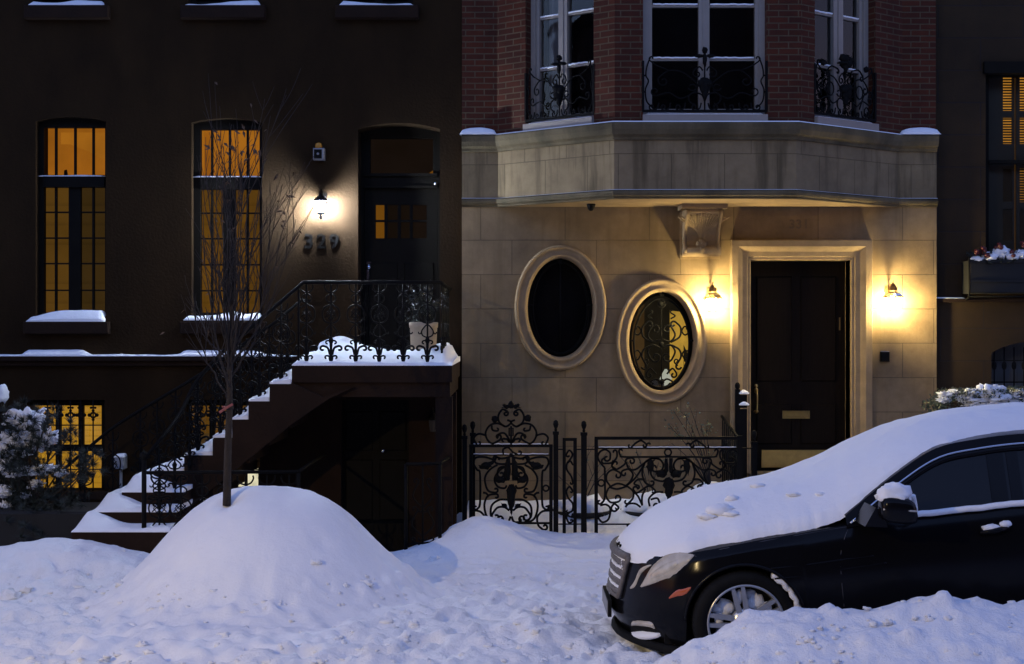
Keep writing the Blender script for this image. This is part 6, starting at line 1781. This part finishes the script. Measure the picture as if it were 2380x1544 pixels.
# ---- snow lying on the car
cs=tag((lambda:0) and bpy.data.objects.new('x',None),None) if False else None
EDGE=[(.74,.655),(.80,.668),(1.0,.735),(1.477,.856),(1.95,.974),(2.136,1.06),(2.42,1.248),(2.70,1.372),(2.97,1.42),(3.3,1.452),(3.8,1.46),(4.3,1.38),(4.75,1.22),(5.1,1.12),(5.45,1.02)]
CROWN=[(.72,.70),(.80,.775),(.97,.895),(1.30,1.037),(1.59,1.098),(1.88,1.160),(2.05,1.225),(2.34,1.369),(2.63,1.485),(2.92,1.560),(3.21,1.604),(3.436,1.622),(3.9,1.61),(4.4,1.50),(4.8,1.33),(5.1,1.22),(5.42,1.12)]
EHW=[(.74,.30),(.80,.46),(.90,.60),(1.0,.70),(1.2,.775),(1.477,.81),(1.95,.815),(2.136,.80),(2.42,.72),(2.70,.66),(2.97,.625),(3.8,.62),(4.3,.63),(4.75,.68),(5.1,.74),(5.45,.55)]
nxs,nys=230,50
def carsnow(a,b):
    x_=.745+(5.43-.745)*a; q=-1+2*b
    hw=cint(EHW,x_); ze=cint(EDGE,x_); zc=cint(CROWN,x_)
    aq=abs(q); sgn=1 if q>0 else -1
    prof=1-(aq**2.6)
    n_=.012*fbm(x_*2.3,q*2.2,4,4)+.006*mnoise.noise(Vector((x_*11,q*9,2)))
    rag=.022*fbm(x_*6,sgn*3.0,1,4)*smooth01((aq-.75)/.25)+.012*mnoise.noise(Vector((x_*38,sgn*2,3)))*smooth01((aq-.85)/.15)
    z_=ze+(zc-ze)*prof+n_*(1-aq**4)+rag*.6
    if aq>.965: z_-=.05*(aq-.965)/.035
    return (x_+.02*q*0, YC+q*(hw+rag*.5), z_)
m=MB(); m.grid(carsnow,nxs,nys)
v=list(m.v); ring=[v[j*nxs] for j in range(nys)]; m.smooth=True   # front rim rolls down on to the nose
m.add(ring+[(p[0]-.035,YC+(p[1]-YC)*.97,p[2]-.05) for p in ring]+[(p[0]-.02,YC+(p[1]-YC)*.95,p[2]-.12) for p in ring],[(j,nys+j,nys+j+1,j+1) for j in range(nys-1)]+[(nys+j,2*nys+j,2*nys+j+1,nys+j+1) for j in range(nys-1)])
def hood_z(x_,y_):
    q=abs((y_-YC)/cint(EHW,x_)); return cint(EDGE,x_)+(cint(CROWN,x_)-cint(EDGE,x_))*(1-min(1,q)**2.6)
for u,v_,r1,r2 in ((1672,1187,.085,.042),(1700,1160,.045,.026),(1645,1200,.07,.02),(1700,1195,.06,.018),(1905,1150,.03,.014),(1760,1130,.05,.018),(1845,1150,.05,.014)):
    dx,dz=(u-CX)/FPX,-(v_-CY)/FPX; t=7.8
    while t<9.6:
        p=(dx*t,CAMY+t,CAMZ+dz*t)
        if .8<p[0]<5 and p[2]<=hood_z(p[0],p[1]): break
        t+=.01
    m.blob((p[0],p[1],p[2]+r2*.1),r1,r1*.8,r2,16,10,.5,2.2,u*.1)
put_snow('car_snow',m,'thick smooth blanket of snow over the bonnet, windscreen and roof of the black car','snow on the car')
m=MB(); m.blob((cx_-.012,yM+.02,cz_+.078),.105,.075,.07,20,12,.5,2.0,5); put_snow('mirror_snow',m,'cap of snow on the wing mirror of the black car','snow on the car')
pts=[]
for i in range(46):
    x_=2.36+i*.045; zt=interp(ZT,x_); pts.append((x_,YC-.885+.003*math.sin(i),zt+.006+.006*fbm(i*.5,2,0,2)))
m=MB(); m.tube(pts,.019,8); m.tube(catmull([(cx_+.10,yM+.03,cz_+.08),(cx_+.135,yM+.1,cz_-.02),(cx_+.16,YC-.885,interp(ZT,cx_+.16))],6),.016,7); put_snow('sill_snow',m,'strip of snow along the foot of the side windows of the black car','snow on the car')
m=MB(); m.blob(ha+Vector((.07,-.012,.028)),.055,.022,.026,12,8,.4,3,1); m.blob(hb+Vector((-.02,-.012,.022)),.035,.02,.022,12,8,.4,3,2); put_snow('handle_snow',m,'small lumps of snow caught on the door handle of the black car','snow on the car')
m=MB(); pts=[]
for k in range(17):
    a=math.radians(62-48*k/16); rr=.333+.006*math.sin(k*1.7); pts.append((HX+rr*math.cos(a),-6.775+.004*math.sin(k),HZ+rr*math.sin(a)))
m.tube(pts,.020,7); put_snow('arch_snow',m,'crust of snow stuck between the front tyre and the wheel arch','snow on the car')
# ================================================================== plants
# young street tree, bare
TX,TY = X(527,-4.66),-4.66
tz = Z(1166,TY)
t = empty('bare_tree',(TX,TY,tz-.1),'bare young street tree with upright twigs rising from the tall snow mound','tree')
random.seed(42)
trunk = MB(); tw = MB(); lf = MB()
def wob(p,q,n,a):
    out=[]
    for i in range(n+1):
        f=i/n; w=math.sin(PI*f)*a
        out.append(p+(q-p)*f+Vector((random.uniform(-w,w),random.uniform(-w,w),0)))
    return out
def px(u,v,dy=0): return Vector(P(u,v,TY+dy))
tp = [px(527,1175),px(529,1060),px(533,950),px(533,860),px(537,760),px(538,700)]
trunk.tube(catmull([tuple(p) for p in tp],5), .032, 10, r1=.011)
trunk.blob(px(532,945),.034,.034,.03,10,7,.4,3)
def leaf(p,s=.03):
    d_=Vector((random.gauss(0,1),random.gauss(0,.6),random.gauss(-.6,.7))).normalized(); n_=d_.orthogonal().normalized(); l=s*random.uniform(1.2,2.2)
    a=p+d_*l*.4+n_*s*.45; b=p+d_*l*.4-n_*s*.45; c=p+d_*l+Vector((0,0,-.008))
    lf.add([p,a,c,b,p+d_*l*.5+Vector((0,.008,.004))],[(0,1,4),(1,2,4),(2,3,4),(3,0,4)])
def twig(p,d,L,r,depth):
    n=max(5,int(L/.10)); pts=[p.copy()]; q=p.copy(); dd=d.copy()
    for i in range(n):
        dd=(dd+Vector((random.gauss(0,.05),random.gauss(0,.06),.035))).normalized(); q=q+dd*(L/n); pts.append(q.copy())
    tw.tube(pts,r,5 if r>.004 else 4,r1=max(.0016,r*.38))
    if depth>0:
        for k in range(random.randint(3,5)):
            i=random.randint(max(1,n//5),n-1); sd=Vector((random.gauss(0,1),random.gauss(0,.8),0)); sd.normalize()
            twig(pts[i],(dd*.9+sd*random.uniform(.25,.55)).normalized(),L*random.uniform(.35,.62),r*.5,depth-1)
    elif random.random()<.10: leaf(pts[-1],.022)
# main limbs: start on the trunk, aim at where they end in the photo
limbs=[(900,505,800,.010),(905,470,560,.011),(890,520,340,.011),(870,548,310,.011),(860,580,330,.010),(850,600,440,.010),(840,655,430,.010),(850,690,510,.009),(815,672,470,.009),(835,455,700,.009),(930,430,640,.009),(800,500,350,.008),(790,535,290,.009),(830,565,380,.008),(820,620,330,.008),(880,640,620,.009),(780,560,350,.008),(770,515,420,.008),(860,480,420,.009)]
for v0,u1,v1,r_ in limbs:
    p=px(533+random.uniform(-3,3),v0); q=px(u1,v1,random.uniform(-.45,.45)); d_=(q-p); L=d_.length
    mid=p+d_*.45+Vector((d_.x*.18,0,-.02)); pts=[Vector(a) for a in catmull([tuple(p),tuple(p+(mid-p)*.5+Vector((d_.x*.06,0,0))),tuple(mid),tuple(q)],6)]
    pts=[a+Vector((random.gauss(0,.006),random.gauss(0,.006),0)) for a in pts]
    tw.tube(pts,r_,6,r1=.0022)
    for k in range(6):
        i=random.randint(4,len(pts)-2); sd=Vector((random.gauss(0,1),random.gauss(0,.8),0)).normalized()
        twig(pts[i],((q-p).normalized()+sd*random.uniform(.2,.55)).normalized(),L*random.uniform(.22,.42),r_*.42,1 if random.random()<.55 else 0)
for u,v in ((505,308),(545,305),(516,330),(560,352),(492,345),(590,345),(672,455),(660,490),(565,300),(535,335),(650,520),(605,350),(520,352),(575,365),(648,405),(525,420)):
    for k in range(2): leaf(px(u+random.uniform(-4,4),v+random.uniform(-4,4),random.uniform(-.2,.2)),.030)
for u,v in ((484,765),(383,772),(430,720),(560,675),(640,620)): leaf(px(u,v),.026)
trunk.build('trunk','bark',t); tw.build('twig','twig',t); tag(lf.build('leaf','dry_leaf',t),kind='stuff')
m=MB(); c=px(528,948)
m.tube(catmull([tuple(c+Vector((.05,-.035,.03))),tuple(c+Vector((0,-.045,.0))),tuple(c+Vector((-.055,-.02,-.035)))],6),.011,6,flat=.35); m.tube([tuple(c+Vector((.035*math.cos(a),.035*math.sin(a),.008))) for a in [2*PI*i/14 for i in range(14)]],.007,6,closed=True)
tag(m.build('ribbon','ribbon'),'faded red ribbon tied round the trunk of the bare young tree','ribbon')

# snowy pine in a dark planter at the left edge
PY=-2.3
pn=empty('pine_shrub',(X(90,PY),PY,.05),'dark pine shrub loaded with clumps of snow in front of the yellow basement window','shrub')
random.seed(9); nd=MB(); st_=MB(); clumps=[]
base=Vector((X(78,PY),PY,.35))
tips=[(60,965,.9),(105,985,.8),(25,1000,.8),(130,1015,.6),(85,1030,.9),(40,1045,.7),(150,1075,.5),(210,1085,.45),(185,1110,.5),(60,1090,1.),(110,1100,.9),(15,1110,.8),(135,1140,.7),(70,1150,1.),(25,1165,.9),(110,1180,.8),(55,1205,.9),(150,1175,.5),(5,1060,.7),(215,1060,.25),(165,1010,.3),(95,1215,.8),(140,1215,.6),(-20,1030,.8),(-25,1120,.8),(-30,1200,.8),(10,1230,.8)]
for u,v,s_ in tips:
    q=Vector(P(u,v,PY+random.uniform(-.35,.3))); b_=base+Vector((random.uniform(-.1,.1),random.uniform(-.1,.1),max(0,(q.z-.35)*random.uniform(.1,.5))))
    mid=(b_+q)/2+Vector((0,0,-.05)); st_.tube(catmull([tuple(b_),tuple(mid),tuple(q)],6),.012,6,r1=.005)
    nb=int(13*s_)+4
    for k in range(nb):
        c=q+Vector((random.gauss(0,.10),random.gauss(0,.10),random.gauss(0,.07)))*(.6+.5*s_)
        ax=Vector((random.gauss(0,.8),random.gauss(0,.8),random.uniform(.1,1.1))).normalized()
        for j in range(48):
            d_=(ax*.7+Vector((random.gauss(0,1),random.gauss(0,1),random.gauss(0,1)))*.55).normalized(); L=random.uniform(.055,.105); n_=d_.orthogonal().normalized()*.0032
            nd.add([c-n_,c+n_,c+d_*L],[(0,1,2)])
nd.build('needles','evergreen',pn); st_.build('branch','bark',pn)
m=MB(); m.bevbox(X(-90,-2.7),X(205,-2.7),-2.7,-2.0,-.1,Z(1190,-2.7),.02); m.build('planter_box','planter',pn)
q=MB()
sn=[(62,978,.17,.10),(25,1025,.15,.10),(85,1022,.14,.08),(118,1015,.07,.07),(35,1052,.13,.05),(100,1090,.14,.045),(45,1095,.14,.045),(10,1140,.09,.05),(85,1125,.07,.035),(12,1180,.06,.06),(-15,1070,.14,.09),(145,1098,.06,.03),(96,1195,.05,.02),(150,1200,.04,.02),(60,1150,.05,.03)]
for i,(u,v,a_,b_) in enumerate(sn):
    c=P(u,v,PY-.05)
    a_*=.86; b_*=.86
    q.blob(c,a_,a_*.8,b_,30,20,1.1,3.4,i*1.3)
    q.blob((c[0]+random.gauss(0,a_*.5),c[1]-.05,c[2]-b_*.4),a_*.6,a_*.5,b_*.8,24,16,1.2,3.2,i*2.3)
nd2=MB()   # tufts poking through the snow
for k in range(150):
    u,v,a_,b_=random.choice(sn); c=Vector(P(u+random.gauss(0,28),v+random.gauss(0,20),PY-.20)); ax=Vector((random.gauss(0,1),-.6,random.gauss(.2,.7))).normalized()
    for j in range(16):
        d_=(ax+Vector((random.gauss(0,1),random.gauss(0,1),random.gauss(0,1)))*.45).normalized(); n_=d_.orthogonal().normalized()*.0032; nd2.add([c-n_,c+n_,c+d_*random.uniform(.05,.10)],[(0,1,2)])
nd2.build('needles','evergreen',pn)
put_snow('shrub_snow',q,'clumps of snow weighing down the pine shrub at the left edge','snow on plants')
# hedge on the right
HY=-1.1
h=empty('hedge',(X(2300,HY),HY,.2),'clipped evergreen hedge with snow on top behind the car roof','hedge')
random.seed(17); lm=MB(); hs=MB()
hx0,hx1=X(2160,HY),X(2520,HY); htop=Z(905,HY)
for k in range(5200):
    x_=random.uniform(hx0,hx1); y_=HY+random.uniform(-.35,.35); top_=htop+.05*fbm(x_*2.2,y_,3,3)-.16*smooth01((hx0+.22-x_)/.22)
    if random.random()<.6: z_=top_-abs(random.gauss(0,.06))
    else: z_=random.uniform(.3,top_)
    c=Vector((x_,y_,z_)); d_=Vector((random.gauss(0,1),random.gauss(-.4,1),random.gauss(.5,.8))).normalized(); n_=d_.orthogonal().normalized(); L=random.uniform(.025,.042)
    lm.add([c,c+d_*L*.5+n_*L*.32,c+d_*L,c+d_*L*.5-n_*L*.32],[(0,1,2,3)])
lm.build('foliage','hedge_leaf',h)
for k in range(26):
    x_=hx0+.1+(hx1-hx0-.2)*k/25; hs.tube([(x_,HY+random.uniform(-.1,.1),.1),(x_+random.uniform(-.1,.1),HY,htop-.1)],.008,5,r1=.003)
hs.build('stem','twig',h)
q=MB()
for i,(u,v,a_,b_) in enumerate(((2195,918,.05,.025),(2192,930,.06,.02),(2255,912,.05,.03),(2248,926,.05,.018),(2225,924,.035,.016),(2300,915,.15,.06),(2290,926,.2,.05),(2320,932,.16,.05),(2265,936,.12,.03),(2350,918,.05,.025),(2368,910,.05,.02),(2385,920,.08,.04),(2215,910,.03,.015))):
    c=P(u,v,HY-.2); q.blob(c,a_,.12,b_*1.2,22,14,1.1,3.2,i*2.1)
put_snow('hedge_snow',q,'patches of snow on top of the evergreen hedge','snow on plants')
# planter bowls with bare shrubs behind the iron fence
BY=-.95
G6='black planter bowls behind the iron fence'
def shrub(e,c,tipsuv,seed,lv):
    random.seed(seed); tw=MB(); lf=MB()
    for u,v,nl in tipsuv:
        q=Vector(P(u,v,BY+random.uniform(-.12,.12))); mid=c+(q-c)*.5+Vector(((q.x-c.x)*-.12,0,.03))
        pts=[Vector(a) for a in catmull([tuple(c),tuple(mid),tuple(q)],7)]; tw.tube(pts,.008,5,r1=.003)
        for k in range(3):
            i=random.randint(5,len(pts)-2); d_=((q-c).normalized()+Vector((random.gauss(0,.5),random.gauss(0,.4),.2))).normalized(); L=random.uniform(.1,.22); tw.tube([pts[i],pts[i]+d_*L*.5+Vector((0,0,.01)),pts[i]+d_*L],.003,4,r1=.0015)
            for j in range(nl):
                p=pts[i]+d_*L*random.uniform(.5,1.); dd=Vector((random.gauss(0,1),random.gauss(0,1),random.gauss(-.2,.8))).normalized(); n_=dd.orthogonal().normalized(); s_=random.uniform(.02,.036); lf.add([p,p+dd*s_*.5+n_*s_*.3,p+dd*s_,p+dd*s_*.5-n_*s_*.3],[(0,1,2,3)])
        for j in range(nl*3):
            p=q+Vector((random.gauss(0,.035),random.gauss(0,.03),random.gauss(0,.035))); dd=Vector((random.gauss(0,1),random.gauss(0,1),random.gauss(-.2,.8))).normalized(); n_=dd.orthogonal().normalized(); s_=random.uniform(.025,.042); lf.add([p,p+dd*s_*.5+n_*s_*.3,p+dd*s_,p+dd*s_*.5-n_*s_*.3],[(0,1,2,3)])
    tw.build('stem','twig',e)
    if lf.v: tag(lf.build('leaf','hedge_leaf',e),kind='stuff')
for i,(u,vt,w_,lab,tips_,nl,sb) in enumerate(((1353,1184,.30,'black planter bowl heaped with snow behind the narrow fence panel',((1366,1055,0),(1300,1110,0),(1395,1075,1),(1420,1085,0)),0,.15),
    (1512,1184,.30,'black planter bowl heaped with snow below the second oval window',((1440,1060,1),(1478,1050,1),(1530,1075,1)),1,.17),
    (1652,1150,.30,'black planter bowl with a leafy shrub that rises above the long fence',((1565,955,4),(1590,960,3),(1610,965,2),(1640,995,7),(1552,985,3),(1628,985,4),(1600,1000,3),(1575,1010,3),(1560,1030,1)),4,.12))):
    c=Vector((X(u,BY),BY,.18)); zt=Z(vt,BY)
    e=empty('planter_bowl',tuple(c),lab,'planter',G6)
    hh=zt-.12; m=MB(); m.lathe([(w_*.45,-.08),(w_*.62,.0),(w_*.9,hh*.6),(w_,hh-.05),(w_*1.05,hh-.03),(w_*1.05,hh),(w_*.95,hh),(w_*.9,hh-.04)],(c.x,c.y,.12),30); m.build('bowl','planter',e)
    shrub(e,Vector((c.x,c.y,zt)),tips_,i+3,nl)
    q=MB(); q.blob((c.x,c.y,zt-.03),w_*.95,w_*.9,sb+.03,22,12,.35,1.9,i*3.3,zmin=zt-.04); q.blob((c.x+w_*.4,c.y-.05,zt),w_*.4,w_*.4,sb*.6,16,10,.4,2,i,zmin=zt-.04)
    put_snow('planter_snow',q,'mound of snow heaped in the '+['first','second','third','fourth'][i]+' planter bowl from the left behind the iron fence','snow on plants')
# last bits: dead stalk in the pavement snow, heaps by the door
m=MB(); m.tube([P(1462,1268,-3.4),P(1464,1250,-3.4),P(1466,1222,-3.38)],.006,5,r1=.003)
tag(m.build('dead_stalk','twig'),'short dead stalk poking out of the snow in front of the car bonnet','stalk')
m=MB()
m.blob((X(1700,-.7),-.70,.20),.26,.25,.34,24,16,.1,1.5,4); m.blob((X(1738,-.5),-.6,.36),.15,.16,.20,20,12,.15,1.5,8)
tag(m.build('snow_heap','snow'),'rounded heap of snow piled at the foot of the door jamb','snow pile')
q=MB(); q.grid(lambda a,b:(dh[0]-.1+(dh[1]+.5-dh[0])*a,-.76+.62*b,.36+.03+.05*smooth01(b/.5)+.02*fbm(a*3,b*3,3,3)-(.04 if b<.05 else 0)),24,12)
put_snow('step_snow',q,'snow covering the low step in front of the dark door','snow on the door step')
# ------------------------------------------------------------------ street lamp across the road (its light rakes the snow from the left)
LX,LY,LZ = -7.1,-13.65,4.8
e = empty('street_lamp',(LX-.5,LY-.3,0),'street lamp on the far kerb behind the viewer, shining on the snow','street lamp')
m = MB(); m.lathe([(.14,-.2),(.14,.3),(.09,.4),(.06,3.5),(.05,5.2)],(LX-.6,LY-.35,.05),14); m.tube(catmull([(LX-.6,LY-.35,5.2),(LX-.45,LY-.25,5.5),(LX,LY,LZ+.42)]),.03,8); m.build('post','iron',e)
m = MB(); m.lathe([(.04,.42),(.1,.36),(.2,.2),(.24,.14),(.22,.14)],(LX,LY,LZ),16); m.build('hood','iron',e)
ld = bpy.data.lights.new('street_light','SPOT'); ld.energy = STREET; ld.color = (1.0,.74,.36); ld.shadow_soft_size = .05; ld.spot_size = math.radians(96); ld.spot_blend = 1.0
lo = bpy.data.objects.new('street_light',ld); COL.objects.link(lo); lo.location = (LX,LY,LZ)
d = Vector((-3.2,-9.4,0))-Vector((LX,LY,LZ)); lo.rotation_euler = d.to_track_quat('-Z','Y').to_euler()
sd = bpy.data.lights.new('dusk_sun','SUN'); sd.energy = SUN; sd.angle = math.radians(25); sd.color = (.55,.7,1.0)
so = bpy.data.objects.new('dusk_sun',sd); COL.objects.link(so); so.rotation_euler = (math.radians(38),math.radians(0),math.radians(-20))
